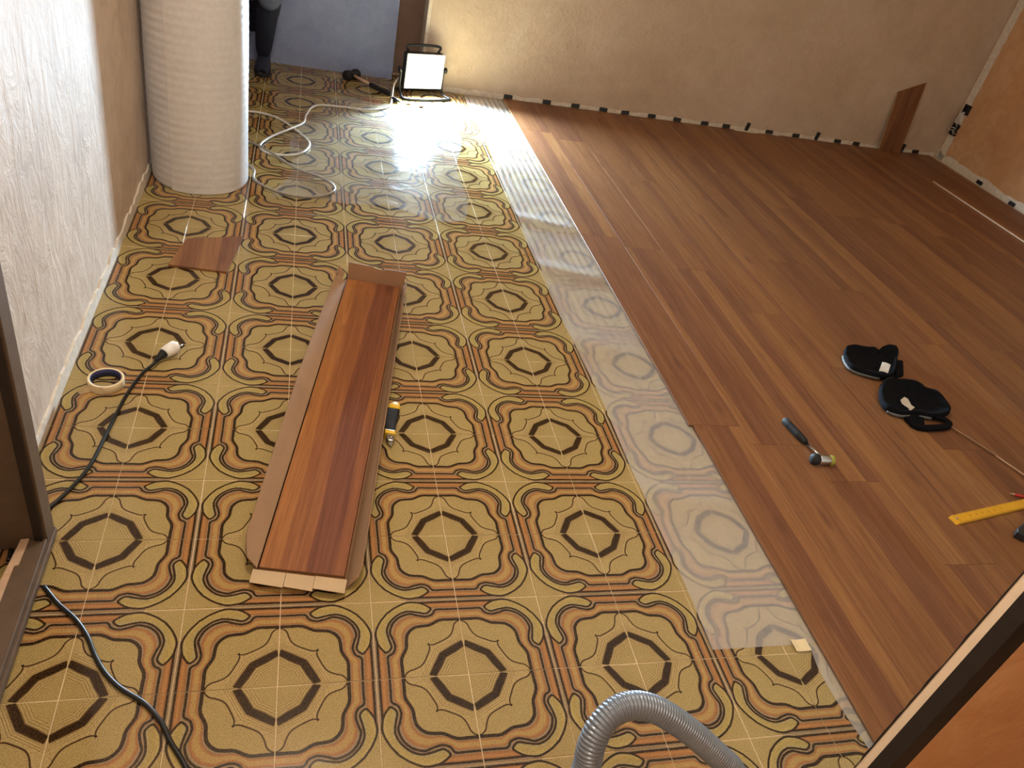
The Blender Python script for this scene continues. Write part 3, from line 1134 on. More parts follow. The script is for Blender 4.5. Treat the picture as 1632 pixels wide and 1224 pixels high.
# head with face and hair
hv, hf = [], []
NSg, NR = 28, 20
for j in range(NR + 1):
    ph = math.pi * j / NR
    for i in range(NSg):
        th = 2 * math.pi * i / NSg
        xx, yy, zz = math.sin(ph) * math.cos(th), math.sin(ph) * math.sin(th), math.cos(ph)
        wdt = 0.074 * (1 - 0.22 * max(0, -zz))
        x_, y_, z_ = wdt * xx, 0.094 * yy, 0.115 * zz
        if yy < 0:
            y_ += 0.012 * max(0, -zz) * yy
            y_ -= 0.024 * math.exp(-((xx / 0.16) ** 2 + ((zz + 0.10) / 0.16) ** 2))       # nose
            y_ += 0.008 * math.exp(-(((abs(xx) - 0.38) / 0.16) ** 2 + ((zz - 0.08) / 0.10) ** 2))   # eye sockets
            y_ -= 0.005 * math.exp(-((xx / 0.30) ** 2 + ((zz + 0.45) / 0.07) ** 2))       # lips
        hv.append((x_, y_, z_))
for j in range(NR):
    for i in range(NSg):
        i2 = (i + 1) % NSg
        hf.append((j * NSg + i, (j + 1) * NSg + i, (j + 1) * NSg + i2, j * NSg + i2))
head = mesh_obj('head', hv, hf, M['skin'], pr, True)
head.location = (0.02, -0.105, 0.985)
head.rotation_euler = (math.radians(18), 0, 0)
hv2 = [(a * 1.07, b * 1.06 + 0.006, c * 1.06 + 0.003) for a, b, c in hv]
hf2 = [q for q in hf if all(hv[k][2] > 0.055 or (hv[k][1] > 0.012 and hv[k][2] > -0.06) for k in q)]
mesh_obj('hair', hv2, hf2, M['hair'], head, True)
for s in (-1, 1):
    e = lathe('eye', [(0, -0.010), (0.007, -0.007), (0.010, 0), (0.007, 0.007), (0, 0.010)], M['white_plastic'], head, 12)
    e.location = (s * 0.029, -0.076, 0.010)
    p_ = lathe('pupil', [(0, -0.004), (0.004, -0.002), (0.004, 0.002), (0, 0.004)], M['black'], head, 10)
    p_.location = (s * 0.029, -0.085, 0.010)
    ear = tube('ear', catmull([(s * 0.072, 0.012, 0.028), (s * 0.083, 0.022, 0.018), (s * 0.082, 0.018, -0.012), (s * 0.070, 0.008, -0.028)], 4), 0.008, M['skin'], head, 8)
# hands hanging clasped before the knees
for s, wx in ((1, 0.11), (-1, -0.08)):
    base = Vector((wx, -0.20, 0.545))
    dirn = Vector((-s * 0.55, -0.65, -0.5)).normalized()
    side = dirn.cross(Vector((0, 0, 1))).normalized()
    pj = [(*(base - dirn * 0.01), 0.028), (*(base + dirn * 0.035), (0.036, 0.020)), (*(base + dirn * 0.075), (0.038, 0.018))]
    pe_ = [(0, 1), (1, 2)]
    for q, (o_, ln) in enumerate(((-0.030, 0.062), (-0.010, 0.074), (0.010, 0.070), (0.029, 0.054))):
        b0 = base + dirn * 0.075 + side * o_
        i0 = len(pj)
        pj += [(*(b0 + dirn * 0.012), 0.0095), (*(b0 + dirn * ln * 0.55 + Vector((0, 0, -0.008))), 0.0088), (*(b0 + dirn * ln * 0.85 + Vector((0, 0, -0.026))), 0.0078)]
        pe_ += [(2, i0), (i0, i0 + 1), (i0 + 1, i0 + 2)]
    i0 = len(pj)
    tb = base + dirn * 0.035 - side * s * 0.03
    pj += [(*tb, 0.013), (*(tb + dirn * 0.028 - side * s * 0.016), 0.011), (*(tb + dirn * 0.05 - side * s * 0.016), 0.009)]
    pe_ += [(1, i0), (i0, i0 + 1), (i0 + 1, i0 + 2)]
    skin_body('hand', pj, pe_, M['skin'], pr, 0, 1)
# shoes
for s in (1, -1):
    sx = 0.110 * s
    prof = [(0.10, 0.0, 0.034, 0.075), (0.07, 0.0, 0.036, 0.095), (0.02, 0.0, 0.038, 0.09), (-0.04, 0.0, 0.042, 0.066), (-0.10, 0.0, 0.046, 0.052), (-0.145, 0.0, 0.040, 0.040), (-0.165, 0.0, 0.022, 0.026)]
    v, f = [], []
    for (py, _, hw, ht) in prof:
        for k in range(12):
            th = 2 * math.pi * k / 12
            v.append((sx + hw * math.cos(th), py + 0.06, 0.014 + ht * 0.5 + ht * 0.5 * math.sin(th)))
    for a in range(len(prof) - 1):
        for k in range(12):
            k2 = (k + 1) % 12
            f.append((a * 12 + k, a * 12 + k2, (a + 1) * 12 + k2, (a + 1) * 12 + k))
    f.append(tuple(range(12)))
    f.append(tuple((len(prof) - 1) * 12 + k for k in range(11, -1, -1)))
    sh = mesh_obj('shoe', v, f, M['shoe'], pr, True)
    outl = [(sx - 0.036, 0.165), (sx + 0.036, 0.165), (sx + 0.040, 0.06), (sx + 0.048, -0.04), (sx + 0.040, -0.09), (sx, -0.112), (sx - 0.040, -0.09), (sx - 0.048, -0.04), (sx - 0.040, 0.06)]
    prism('sole', outl, 0.0005, 0.022, M['black_soft'], sh, 0.003)
kp = lathe('knee_patch', [(0.0, 0.03), (0.03, 0.026), (0.052, 0.012), (0.062, -0.012), (0.060, -0.016)], M['shirt'], pr, 20)
kp.location = (0.150, -0.195, 0.455)
kp.rotation_euler = (math.radians(80), 0, math.radians(12))

# ------------------------------------------------------------------ laminate box on the tiles
BX = math.atan2(0.1776, 0.984)
bxr = empty('cardboard_box', (-0.052, 0.284, 0.0), -BX)
tag(bxr, 'opened long cardboard box of laminate boards lying on tiles', 'box')
bw, bl = PW + 0.006, 1.372
box('tray_bottom', -0.004, bw, -0.006, bl, 0.002, 0.005, M['cardboard'], bxr)


def sheet(name, pts, th, mats, parent, nrm=None):
    """thin board panel from a 3D polygon with thickness along its normal; top face 0, bottom 1"""
    P = [Vector(p) for p in pts]
    nn = Vector((0, 0, 0))
    for i in range(len(P)):
        nn += P[i].cross(P[(i + 1) % len(P)])
    nn.normalize()
    if nrm is not None and nn.dot(Vector(nrm)) < 0:
        nn = -nn
        P = P[::-1]
    n_ = len(P)
    V_ = P + [p - nn * th for p in P]
    F_ = [tuple(range(n_)), tuple(range(2 * n_ - 1, n_ - 1, -1))]
    for i in range(n_):
        j = (i + 1) % n_
        F_.append((i, i + n_, j + n_, j))
    return mesh_obj(name, V_, F_, mats, parent)


# right wall, far wall, outward-bent left flap, torn near end
sheet('side_wall', [(bw, -0.012, 0.003), (bw, bl, 0.003), (bw + 0.016, bl + 0.005, 0.060), (bw + 0.030, 0.03, 0.046), (bw + 0.024, 0.0, 0.034)], 0.003, M['cardboard_in'], bxr, (-1, 0, 0.1))
sheet('end_wall', [(0.0, bl, 0.003), (bw + 0.004, bl, 0.003), (bw + 0.012, bl + 0.020, 0.082), (0.14, bl + 0.020, 0.081), (0.125, bl + 0.019, 0.076), (0.10, bl + 0.019, 0.077), (0.085, bl + 0.020, 0.083), (-0.002, bl + 0.020, 0.086)], 0.003, M['cardboard'], bxr, (0, -1, 0.1))
flap = sheet('side_flap', [(-0.003, 0.0, 0.030), (-0.003, bl - 0.03, 0.030), (-0.030, bl - 0.02, 0.052), (-0.042, bl - 0.05, 0.050), (-0.052, 0.75, 0.053), (-0.046, 0.08, 0.048), (-0.030, 0.02, 0.040)], 0.003, M['cardboard_in'], bxr, (0.3, 0, 1))
sheet('side_wall', [(-0.004, 0.0, 0.003), (-0.004, bl, 0.003), (-0.003, bl - 0.01, 0.030), (-0.003, 0.0, 0.030)], 0.003, M['cardboard'], bxr, (1, 0, 0))
sheet('corner_flap', [(-0.020, bl - 0.02, 0.030), (-0.012, bl + 0.012, 0.042), (-0.034, bl + 0.020, 0.066), (-0.040, bl - 0.02, 0.056)], 0.003, M['cardboard_in'], bxr, (0.5, -0.5, 0.6))
# pale torn near-end flap in three slightly different folds
for (a, b, z0, z1, z2) in ((-0.012, 0.062, 0.024, 0.018, 0.004), (0.063, 0.128, 0.023, 0.016, 0.002), (0.129, 0.201, 0.024, 0.021, 0.007)):
    sheet('end_flap', [(a, 0.0, z0), (b, 0.0, z0 - 0.001), (b, -0.038, z1), (a, -0.034, z1 + 0.001)], 0.002, M['cardboard_pale'], bxr, (0, 0, 1))
# boards inside: stack of three, each a thing
clean_lit_me = plank_mesh(PW, 1.362).copy()
clean_lit_me.materials[0] = M['plank_clean_lit']
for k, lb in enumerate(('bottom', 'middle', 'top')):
    o = bpy.data.objects.new('laminate_board', clean_lit_me)
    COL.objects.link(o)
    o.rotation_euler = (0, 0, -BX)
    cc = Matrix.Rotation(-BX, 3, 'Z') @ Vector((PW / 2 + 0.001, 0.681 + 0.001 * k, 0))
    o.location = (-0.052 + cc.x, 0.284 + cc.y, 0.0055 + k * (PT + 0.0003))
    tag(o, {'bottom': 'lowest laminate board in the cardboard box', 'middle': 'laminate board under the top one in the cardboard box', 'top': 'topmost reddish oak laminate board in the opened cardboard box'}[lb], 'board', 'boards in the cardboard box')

# offcut on the tiles
oc = prism('laminate_offcut', [(-0.388, 1.878), (-0.192, 1.934), (-0.229, 1.651), (-0.427, 1.674)], 0.0015, 0.010, M['plank'])
tag(oc, 'small slant-cut laminate offcut lying on tiles before the foam roll', 'offcut')
for p in oc.data.vertices:
    p.co.x += 0.31
    p.co.y -= 1.78
oc.location = (-0.31, 1.78, 0)
oc.rotation_euler = (0, 0, 0)

# board leaning on the back wall
lb_ = empty('leaning_board', (4.265, 4.215, 0.0108))
tag(lb_, 'slant-cut laminate board leaning against the beige wall near corner', 'board')
wv = Vector((0.197, 0.004, 0.0))
yt = yb(4.3) - 0.014
p0 = Vector((0, 0, 0)); p1 = wv
q1 = Vector((0.168, yt - 4.215, 0.520)); q0 = Vector((-0.030, yt - 4.215, 0.425))
nrm = (p1 - p0).cross(q0 - p0).normalized()
th = nrm * PT
# local frame so the plank print follows the length
V_ = [p0, p1, q1, q0, p0 - th, p1 - th, q1 - th, q0 - th]
ydir = (q0 - p0).normalized(); xdir = wv.normalized(); zdir = xdir.cross(ydir).normalized(); ydir = zdir.cross(xdir)
R_ = Matrix((xdir, ydir, zdir)).transposed()
ctr = (p0 + p1 + q0 + q1) / 4
loc = [R_.transposed() @ (a - ctr) for a in V_]
b = mesh_obj('plank_body', loc, [(0, 1, 2, 3), (7, 6, 5, 4), (0, 4, 5, 1), (1, 5, 6, 2), (2, 6, 7, 3), (3, 7, 4, 0)], [M['plank'], M['core']], lb_, fmat=[0, 1, 1, 1, 1, 1])
b.matrix_local = Matrix.Translation(ctr) @ R_.to_4x4()

# ------------------------------------------------------------------ black spacers along the walls
def wedge_mesh():
    bm = bmesh.new()
    L, H = 0.057, 0.025
    pts = [(-L / 2, 0.0, 0.0), (L / 2, 0.0, 0.0), (L / 2, 0.0, H), (-L / 2, 0.0, H), (-L / 2, -0.011, 0.0), (L / 2, -0.011, 0.0), (L / 2, -0.006, H), (-L / 2, -0.006, H)]
    V_ = [bm.verts.new(p) for p in pts]
    for q in ((0, 1, 2, 3), (5, 4, 7, 6), (4, 0, 3, 7), (1, 5, 6, 2), (3, 2, 6, 7), (4, 5, 1, 0)):
        bm.faces.new([V_[i] for i in q])
    bmesh.ops.recalc_face_normals(bm, faces=list(bm.faces))
    bmesh.ops.bevel(bm, geom=list(bm.edges), offset=0.001, segments=1, affect='EDGES')
    me = bpy.data.meshes.new('spacer_wedge')
    bm.normal_update(); bm.to_mesh(me); bm.free()
    me.materials.append(M['black'])
    return me


wm = wedge_mesh()
ordn = ['nearest the floodlight', 'second', 'third', 'fourth', 'fifth', 'sixth', 'seventh', 'eighth', 'ninth', 'tenth', 'eleventh', 'twelfth', 'thirteenth', 'fourteenth', 'fifteenth', 'sixteenth', 'seventeenth']
SPX = [(1.315, 0), (1.585, 0), (1.79, 0), (1.995, 0), (2.16, 0), (2.362, 0), (2.56, 0), (2.78, 0), (2.955, 0), (3.125, 1), (3.315, 0), (3.545, 0), (3.725, 1), (3.915, 0), (4.085, 0), (4.515, 1), (4.645, 0)]
random.seed(9)
for i, (px, up) in enumerate(SPX):
    o = bpy.data.objects.new('spacer_wedge', wm)
    COL.objects.link(o)
    if up:
        o.rotation_euler = (0, math.radians(-83), 0)
        o.location = (px + 0.0125, yb(px) - 0.0035, 0.0385)
    else:
        o.rotation_euler = (0, random.uniform(-0.04, 0.04), 0)
        o.location = (px, yb(px) - 0.0042, 0.0115)
    if i == 0:
        lb = 'black plastic spacer at the beige wall, nearest the floodlight'
    elif i == 16:
        lb = 'black plastic spacer at the beige wall, nearest the far corner'
    elif up:
        lb = {9: 'upright black spacer nearest the floodlight along the beige wall', 12: 'middle one of three upright black spacers along the beige wall', 15: 'upright black spacer between the leaning board and the corner'}[i]
    else:
        lb = 'black plastic spacer at the beige wall, %s counted from the floodlight' % ordn[i]
    tag(o, lb, 'spacer', 'black spacers along the beige wall')
for i, (py, lb) in enumerate(((3.735, 'black spacer at the orange wall, nearer the far corner'), (3.365, 'black spacer at the orange wall, farther from the corner'))):
    o = bpy.data.objects.new('spacer_wedge', wm)
    COL.objects.link(o)
    o.rotation_euler = (0, 0, math.radians(-90))
    o.location = (xr(py) - 0.0045, py, 0.0115)
    tag(o, lb, 'spacer', 'black spacers along the orange wall')

# ------------------------------------------------------------------ open junction boxes in the corner
jb = empty('junction_box', (xr(4.25) - 0.006, 4.235, 0.20))
tag(jb, 'open black wall socket boxes with loose white wires in the corner', 'socket')


def open_box(z0, z1, y0, y1, nm):
    t = 0.003
    r = box(nm, 0.0, 0.004, y0, y1, z0, z1, M['black'], jb)
    for a in ((-0.016, 0.0, y0, y0 + t, z0, z1), (-0.016, 0.0, y1 - t, y1, z0, z1), (-0.016, 0.0, y0, y1, z0, z0 + t), (-0.016, 0.0, y0, y1, z1 - t, z1)):
        box('rim', *a, M['black'], r)
    return r


open_box(0.0, 0.085, -0.03, 0.030, 'lower_box')
open_box(0.165, 0.235, -0.045, 0.012, 'upper_box')
random.seed(4)
for k in range(6):
    a = Vector((-0.010, random.uniform(-0.02, 0.02), random.uniform(0.01, 0.07)))
    pts = [a]
    for s in range(4):
        pts.append(pts[-1] + Vector((random.uniform(-0.012, 0.004), random.uniform(-0.022, 0.022), random.uniform(-0.012, 0.020))))
    tube('wire', catmull(pts, 4), 0.0028, M['cable_white'] if k % 2 else M['cable_grey'], jb, 6)
for k in range(3):
    pts = [(-0.008, -0.01 + 0.01 * k, 0.078), (-0.022, 0.012 * (k - 1), 0.11), (-0.02, -0.012 + 0.01 * k, 0.145), (-0.010, -0.02 + 0.01 * k, 0.18)]
    tube('wire', catmull(pts, 5), 0.0034, M['cable_white'], jb, 6)
pl_ = bmesh.new()
bmesh.ops.create_icosphere(pl_, subdivisions=2, radius=0.03)
for vv in pl_.verts:
    vv.co *= 1 + 0.25 * mnoise.noise(vv.co * 60)
    vv.co.x *= 0.35
    vv.co.z *= 1.3
    vv.co += Vector((-0.004, 0.012, 0.125))
bm_obj('plaster_lump', pl_, M['plaster'], jb, True)

# ------------------------------------------------------------------ things on the laminate
FT = 0.002 + PT + 0.0003      # top of the laminate
bt = box('wood_batten', -0.006, 0.006, -0.62, 0.62, 0, 0.008, M['raw_wood'], None, 0.001)
bt.location = (4.36, 3.03, FT)
bt.rotation_euler = (0, 0, math.radians(0.6))
tag(bt, 'long thin pale batten lying on the laminate near the orange wall', 'batten')
bA = empty('edge_strip', (2.362, 0.893, FT), math.atan2(-0.163, 0.084))
tag(bA, 'thin brown laminate strip poking out from under the knee pads', 'strip')
box('strip_body', 0, 0.19, -0.004, 0.004, 0, 0.006, M['core_dark'], bA, 0.0005)
box('strip_face', 0, 0.19, 0.004, 0.0065, 0, 0.0065, M['raw_wood'], bA, 0.0003)
bB = empty('edge_strip', (2.448, 0.727, FT), math.atan2(-0.105, 0.044))
tag(bB, 'thin pale strip continuing towards the right from the brown strip', 'strip')
box('strip_body', 0, 0.42, -0.003, 0.004, 0, 0.006, M['raw_wood'], bB, 0.0005)
box('strip_face', 0, 0.42, -0.0065, -0.003, 0, 0.005, M['core_dark'], bB, 0.0003)

# small two-face hammer
hm = empty('hammer', (1.653, 0.885, FT), math.atan2(0.665 - 0.885, 1.690 - 1.653))
tag(hm, 'small two-faced hammer with black grip lying on the laminate', 'hammer')
tube('grip', [(0, 0, 0.014), (0.006, 0, 0.014), (0.03, 0, 0.014), (0.075, 0, 0.014), (0.115, 0, 0.014), (0.122, 0, 0.014)], [0.009, 0.0135, 0.0125, 0.0135, 0.012, 0.008], M['black_soft'], hm, 16)
tube('shaft', [(0.118, 0, 0.014), (0.205, 0, 0.019)], 0.0052, M['chrome'], hm, 12)
hh = empty('head_assembly', (0.213, 0, 0.0195))
bpy.data.objects.remove(hh)
ax = Vector((0.25, 0.97, 0)).normalized()
c0 = Vector((0.213, 0, 0.0195))
tube('head', [c0 - ax * 0.020, c0 - ax * 0.018, c0 + ax * 0.018, c0 + ax * 0.020], [0.0150, 0.0165, 0.0165, 0.0150], M['chrome'], hm, 20)
tube('rubber_face', [c0 - ax * 0.019, c0 - ax * 0.022, c0 - ax * 0.036, c0 - ax * 0.044, c0 - ax * 0.047], [0.012, 0.0188, 0.0190, 0.016, 0.006], M['black_soft'], hm, 20)
tube('polymer_face', [c0 + ax * 0.019, c0 + ax * 0.021, c0 + ax * 0.032, c0 + ax * 0.036], [0.012, 0.0170, 0.0170, 0.010], M['green_clear'], hm, 20)


# knee pads lying with the soft inside up
def pad_shell(name, outline, h_rim, depth, mat, parent, tilt=0.0):
    n_ = len(outline)
    cx_ = sum(p[0] for p in outline) / n_
    cy_ = sum(p[1] for p in outline) / n_
    rings = [(1.0, 0.008), (1.03, h_rim * 0.5), (1.0, h_rim), (0.93, h_rim - 0.002), (0.78, h_rim - depth * 0.55), (0.5, h_rim - depth * 0.9), (0.2, h_rim - depth)]
    v, f = [], []
    bot = [(0.82, 0.0)]
    for s, z in bot + rings:
        for (x_, y_) in outline:
            wob = 0.004 * mnoise.noise(Vector((x_ * 30, y_ * 30, s * 3)))
            v.append((cx_ + (x_ - cx_) * s, cy_ + (y_ - cy_) * s, max(0.0, z + (wob if z > 0.01 else 0) + tilt * (x_ - cx_) * (1 if z > 0.01 else 0))))
    R = len(bot + rings)
    for a in range(R - 1):
        for k in range(n_):
            k2 = (k + 1) % n_
            f.append((a * n_ + k, a * n_ + k2, (a + 1) * n_ + k2, (a + 1) * n_ + k))
    f.append(tuple((R - 1) * n_ + k for k in range(n_)))
    f.append(tuple(range(n_ - 1, -1, -1)))
    return mesh_obj(name, v, f, mat, parent, True)


def knee_pad(label, outline, origin, tagpos, tagrot, rim_side, strap, tl):
    e = empty('knee_pad', (origin[0], origin[1], FT))
    tag(e, label, 'knee pad', 'knee pads on the laminate')
    ol = [(p.x - origin[0], p.y - origin[1]) for p in catmull([(a, b, 0) for a, b in outline], 5, True)]
    pad_shell('pad', ol, 0.032, 0.016, M['fabric_black'], e, tl)
    seg = [Vector((a * 1.02, b * 1.02, 0.012)) for a, b in ol][rim_side[0]:rim_side[1]]
    tube('cap_rim', seg, 0.0058, M['kneepad_rim'], e, 8)
    if strap:
        v, f = [], []
        path = catmull([(a - origin[0], b - origin[1], z) for a, b, z in strap], 6)
        for i, p in enumerate(path):
            t_ = (path[min(i + 1, len(path) - 1)] - path[max(i - 1, 0)])
            n2 = Vector((-t_.y, t_.x, 0)).normalized() * 0.012
            for dz, s in ((0, 1), (0, -1), (0.012, -1), (0.012, 1)):
                v.append(p + n2 * s + Vector((0, 0, dz)))
            if i:
                a, b = (i - 1) * 4, i * 4
                for k in range(4):
                    k2 = (k + 1) % 4
                    f.append((a + k, a + k2, b + k2, b + k))
        f.append((0, 1, 2, 3))
        m_ = len(path) - 1
        f.append((m_ * 4 + 3, m_ * 4 + 2, m_ * 4 + 1, m_ * 4))
        mesh_obj('strap', v, f, M['fabric_black'], e)
    v, f = [], []
    for j in range(5):
        for i in range(4):
            v.append(((i - 1.5) * 0.011, (j - 2) * 0.013, 0.004 * math.sin(j * 1.7 + i)))
    for j in range(4):
        for i in range(3):
            a = j * 4 + i
            f.append((a, a + 1, a + 5, a + 4))
    t_ = mesh_obj('care_label', v, f, M['fabric_label'], e, True)
    t_.location = (tagpos[0] - origin[0], tagpos[1] - origin[1], tagpos[2])
    t_.rotation_euler = (0.35, -0.2, tagrot)
    return e


k1 = knee_pad('black knee pad with bare cap rim, farther from the hammer', [(2.168, 1.325), (2.198, 1.359), (2.246, 1.372), (2.289, 1.362), (2.326, 1.361), (2.343, 1.345), (2.375, 1.368), (2.419, 1.387), (2.453, 1.381), (2.440, 1.343), (2.397, 1.290), (2.340, 1.215), (2.296, 1.176), (2.244, 1.163), (2.190, 1.178), (2.136, 1.212), (2.140, 1.270)], (2.29, 1.27), (2.275, 1.205, 0.036), -0.75, (66, 84), None, 0.0)
prism('fastener_tab', [(2.405 - 2.29, 1.300 - 1.27), (2.440 - 2.29, 1.297 - 1.27), (2.372 - 2.29, 1.196 - 1.27), (2.318 - 2.29, 1.178 - 1.27)], 0.002, 0.016, M['fabric_black'], k1, 0.003)
k2 = knee_pad('black knee pad with a loose strap, nearer the hammer', [(2.205, 1.110), (2.262, 1.148), (2.310, 1.142), (2.361, 1.140), (2.390, 1.121), (2.392, 1.096), (2.425, 1.080), (2.438, 1.043), (2.429, 0.992), (2.414, 0.961), (2.381, 0.937), (2.316, 0.922), (2.247, 0.935), (2.169, 0.933), (2.128, 0.966), (2.148, 1.035)], (2.28, 1.03), (2.218, 0.972, 0.037), 0.5, (56, 70), [(2.255, 0.945, 0.010), (2.215, 0.915, 0.008), (2.196, 0.885, 0.004), (2.222, 0.866, 0.004), (2.280, 0.866, 0.006), (2.335, 0.874, 0.006), (2.362, 0.892, 0.007), (2.352, 0.915, 0.010), (2.318, 0.925, 0.012)], 0.0)
prism('lower_pad', [(2.204 - 2.28, 0.965 - 1.03), (2.183 - 2.28, 0.912 - 1.03), (2.193 - 2.28, 0.878 - 1.03), (2.215 - 2.28, 0.862 - 1.03), (2.250 - 2.28, 0.886 - 1.03), (2.290 - 2.28, 0.95 - 1.03)], 0.001, 0.014, M['fabric_black'], k2, 0.004)

# folding ruler, pencil, dark case at the right edge
ru = empty('folding_ruler', (2.023, 0.418, FT), math.atan2(0.062, 0.31))
tag(ru, 'yellow folding ruler lying on the laminate at the right edge', 'ruler')
for k in range(3):
    bm = bbox_bm(-0.004 + 0.004 * k, 0.42, -0.0165, 0.0165, 0.0033 * k, 0.0033 * k + 0.003, 0.0006)
    seg_ = bm_obj('ruler_leaf', bm, M['ruler'], ru)
ztop = 0.0033 * 2 + 0.003 + 0.0002
for side in (-1, 1):
    for k in range(40):
        ln = 0.006 if k % 5 == 0 else 0.0038
        y0_ = side * 0.0158
        y1_ = side * (0.0158 - ln)
        box('tick', 0.014 + k * 0.010, 0.0152 + k * 0.010, min(y0_, y1_), max(y0_, y1_), ztop - 0.0002, ztop, M['ink'], seg_)
rv = lathe('rivet', [(0.0, 0.0012), (0.003, 0.001), (0.0045, 0.0)], M['steel'], ru, 14)
rv.location = (0.0125, 0.002, ztop)
SEG = {'a': (-1, 1, 0.9, 1), 'b': (0.6, 1, 0, 1), 'c': (0.6, 1, -1, 0), 'd': (-1, 1, -1, -0.9), 'e': (-1, -0.6, -1, 0), 'f': (-1, -0.6, 0, 1), 'g': (-1, 1, -0.1, 0.1)}
for k, segs in enumerate(('bc', 'abged', 'abgcd', 'fgbc', 'afgcd', 'afgedc', 'abc')):
    v, f = [], []
    for q in segs:
        x0_, x1_, y0_, y1_ = SEG[q]
        if q in 'adg':
            y0_, y1_ = {'a': (0.75, 1.0), 'd': (-1.0, -0.75), 'g': (-0.125, 0.125)}[q]
        i0 = len(v)
        v += [(x0_ * 0.0022, y0_ * 0.004, 0), (x1_ * 0.0022, y0_ * 0.004, 0), (x1_ * 0.0022, y1_ * 0.004, 0), (x0_ * 0.0022, y1_ * 0.004, 0)]
        f.append((i0, i0 + 1, i0 + 2, i0 + 3))
    t_ = mesh_obj('number', v, f, M['ink'], seg_)
    t_.location = (0.044 + 0.03 * k, 0.0, ztop + 0.0001)
pc = empty('pencil', (2.352, 0.536, FT + 0.0045), math.atan2(-0.012, 0.033))
tag(pc, 'red pencil lying above the yellow ruler at the right edge', 'pencil')
tube('shaft', [(0.012, 0, 0), (0.17, 0, 0)], 0.0045, M['red'], pc, 6, False)
tube('tip', [(-0.006, 0, 0), (-0.002, 0, 0), (0.012, 0, 0)], [0.0004, 0.0014, 0.0043], M['raw_wood'], pc, 6)
cs = empty('tool_case', (2.196, 0.352, FT), math.radians(21))
tag(cs, 'black tool case corner beside the yellow ruler at the right edge', 'case')
prism('shell', [(0.0, -0.006), (0.020, 0.004), (0.10, 0.010), (0.24, 0.010), (0.25, 0.0), (0.25, -0.10), (0.24, -0.11), (0.08, -0.11), (0.01, -0.03)], 0.0, 0.030, M['black'], cs, 0.006)
box('latch', 0.10, 0.14, 0.006, 0.014, 0.008, 0.022, M['black_soft'], cs, 0.002)

# ------------------------------------------------------------------ things on the tiles
# plug with black lead
pg = empty('power_plug', (-0.345, 1.145, 0.022), math.atan2(0.063, 0.045))
tag(pg, 'white mains plug with black lead lying on the tiles', 'plug')
tube('plug_body', [(-0.034, 0, 0), (-0.032, 0, 0), (-0.012, 0, 0), (0.012, 0, 0), (0.014, 0, 0)], [0.010, 0.0165, 0.019, 0.0195, 0.018], M['white_plastic'], pg, 24)
for s in (-1, 1):
    tube('pin', [(0.012, s * 0.0095, 0), (0.032, s * 0.0095, 0)], 0.0024, M['steel'], pg, 10)
tube('cable_boot', [(-0.070, 0, -0.012), (-0.055, 0, -0.007), (-0.045, 0, -0.003), (-0.033, 0, 0)], [0.006, 0.008, 0.011, 0.0145], M['black_soft'], pg, 14)
cb = tube('power_lead', catmull([(-0.383, 1.090, 0.010), (-0.392, 1.074, 0.007), (-0.414, 1.027, 0.006), (-0.438, 0.923, 0.006), (-0.456, 0.775, 0.006), (-0.475, 0.631, 0.006), (-0.516, 0.523, 0.006), (-0.555, 0.465, 0.006), (-0.575, 0.40, 0.006), (-0.572, 0.34, 0.006)], 8), 0.0048, M['cable_black'], None, 10)
tag(cb, 'black lead running from the white plug to the brown door', 'cable')
cb2 = tube('power_lead', catmull([(-0.487, 0.268, 0.006), (-0.45, 0.222, 0.006), (-0.408, 0.180, 0.006), (-0.376, 0.135, 0.006), (-0.352, 0.087, 0.006), (-0.325, 0.046, 0.006), (-0.292, 0.012, 0.006), (-0.246, -0.022, 0.006), (-0.210, -0.064, 0.006), (-0.188, -0.105, 0.006), (-0.154, -0.160, 0.006), (-0.12, -0.25, 0.006), (-0.10, -0.38, 0.006), (-0.16, -0.55, 0.006)], 8), 0.0050, M['cable_black'], None, 10)
tag(cb2, 'black lead snaking from the door rail to the bottom edge', 'cable')

# masking tape roll, slightly opened
tr_ = empty('tape_roll', (-0.497, 0.982, 0.001), 0.3)
tag(tr_, 'roll of pale masking tape with blue core on the tiles', 'tape')
lathe('tape_ring', [(0.0405, 0.0), (0.046, 0.0), (0.047, 0.001), (0.047, 0.024), (0.046, 0.025), (0.0405, 0.025)], M['tape'], tr_, 48, True, closed=True)
lathe('core', [(0.0385, 0.0006), (0.0404, 0.0006), (0.0404, 0.0246), (0.0385, 0.0246)], M['tape_core'], tr_, 48, True, closed=True)
v, f = [], []
path = [(0.047 * math.cos(a), 0.047 * math.sin(a)) for a in [math.radians(q) for q in (255, 240, 225, 212)]] + [(-0.052, -0.026), (-0.063, -0.030), (-0.072, -0.027)]
for i, (a, b) in enumerate(path):
    v += [(a * 1.01, b * 1.01, 0.001), (a * 1.01, b * 1.01, 0.025 - 0.012 * max(0, i - 3) / 3)]
    if i:
        f.append((2 * i - 2, 2 * i, 2 * i + 1, 2 * i - 1))
mesh_obj('loose_end', v, f, M['tape'], tr_, True)

# utility knife
uk = empty('utility_knife', (0.276, 0.742, 0.001), math.atan2(0.168, 0.036))
tag(uk, 'yellow and black utility knife lying beside the cardboard box', 'knife')


def knife_outline(s0, s1, n_=14):
    top, bot = [], []
    for k in range(n_ + 1):
        s = s0 + (s1 - s0) * k / n_
        mid = 0.010 * math.sin((s - 0.02) * 18) - 0.004
        if s < 0.04:
            hw = 0.0155 + 0.0
        elif s < 0.06:
            hw = 0.0155 + (s - 0.04) * 0.05
        else:
            hw = 0.0165 + 0.004 * math.sin((s - 0.06) * 26)
        if s > 0.150:
            hw *= math.sqrt(max(0.02, 1 - ((s - 0.150) / 0.026) ** 2))
        top.append((s, mid + hw)); bot.append((s, mid - hw))
    return top + bot[::-1]


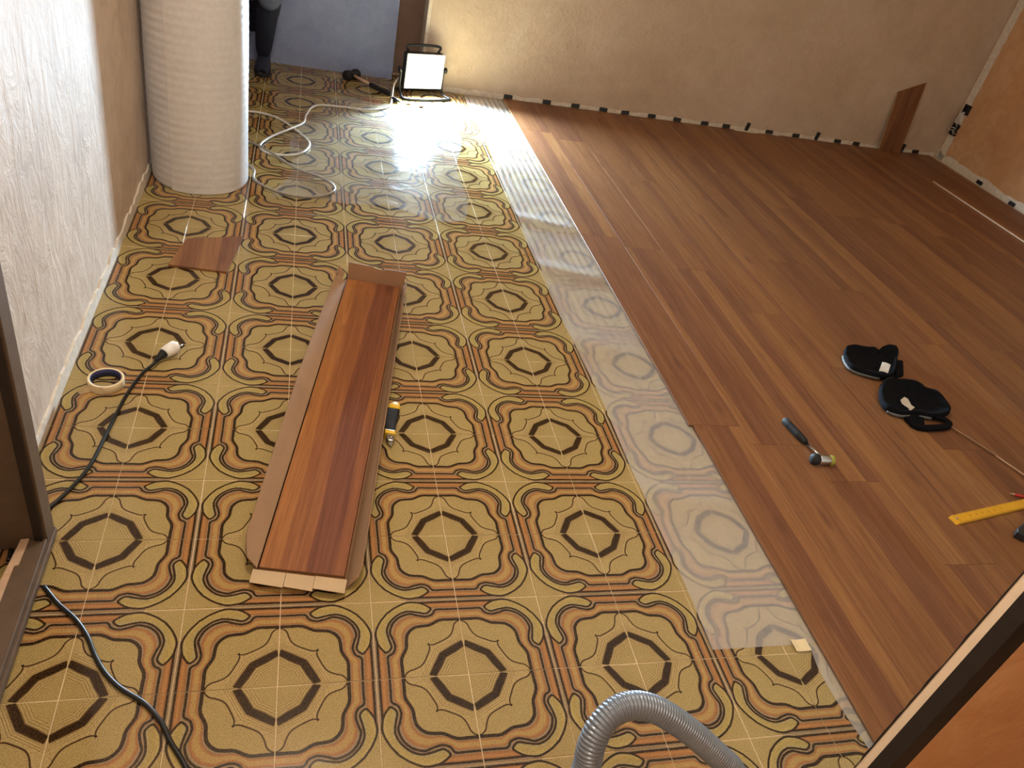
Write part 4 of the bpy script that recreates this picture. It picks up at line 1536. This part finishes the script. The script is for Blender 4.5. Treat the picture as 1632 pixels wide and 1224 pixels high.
prism('handle', knife_outline(0.038, 0.146), 0.0, 0.026, M['black_soft'], uk, 0.005, True)
prism('butt_cap', knife_outline(0.143, 0.175), 0.0, 0.027, M['yellow'], uk, 0.005, True)
prism('collar', knife_outline(0.026, 0.042, 5), 0.0, 0.027, M['yellow'], uk, 0.003)
prism('nose', [(0.030, -0.0165), (0.030, 0.0085), (0.010, 0.006), (0.0, -0.001), (0.0, -0.014), (0.008, -0.017)], 0.003, 0.022, M['steel'], uk, 0.003)
sc = lathe('screw', [(0.0, 0.003), (0.004, 0.0025), (0.005, 0.0)], M['chrome'], uk, 14)
sc.location = (0.014, -0.007, 0.022)
prism('blade', [(0.002, -0.013), (0.002, -0.002), (-0.014, -0.012)], 0.010, 0.0112, M['steel'], uk)

# ------------------------------------------------------------------ vacuum hose in the foreground
hp = catmull([(0.33, -0.68, 0.024), (0.365, -0.58, 0.08), (0.40, -0.50, 0.22), (0.427, -0.452, 0.35), (0.438, -0.431, 0.42), (0.44, -0.418, 0.455), (0.452, -0.403, 0.48), (0.477, -0.389, 0.495), (0.509, -0.383, 0.495), (0.547, -0.384, 0.48), (0.587, -0.392, 0.455), (0.632, -0.402, 0.42), (0.683, -0.415, 0.375), (0.71, -0.421, 0.35), (0.742, -0.436, 0.30), (0.766, -0.470, 0.21), (0.775, -0.530, 0.11), (0.765, -0.610, 0.04), (0.72, -0.74, 0.024)], 10)
# resample evenly and corrugate
L = [0.0]
for a, b in zip(hp, hp[1:]):
    L.append(L[-1] + (b - a).length)
pitch, sub_ = 0.0056, 6
n = int(L[-1] / pitch * sub_)
pp, rr = [], []
k = 0
for i in range(n + 1):
    s = L[-1] * i / n
    while k < len(L) - 2 and L[k + 1] < s:
        k += 1
    t = (s - L[k]) / max(1e-9, L[k + 1] - L[k])
    pp.append(hp[k].lerp(hp[k + 1], t))
    ph = (s / pitch) % 1.0
    rr.append(0.0184 + 0.0026 * (0.5 + 0.5 * math.cos(2 * math.pi * ph)) ** 0.6)
hv_, hf_ = sweep(pp, rr, 28, True)
hz = mesh_obj('vacuum_hose', hv_, hf_, M['hose'], None, True)
tag(hz, 'grey ribbed vacuum cleaner hose arching up in the foreground', 'hose')
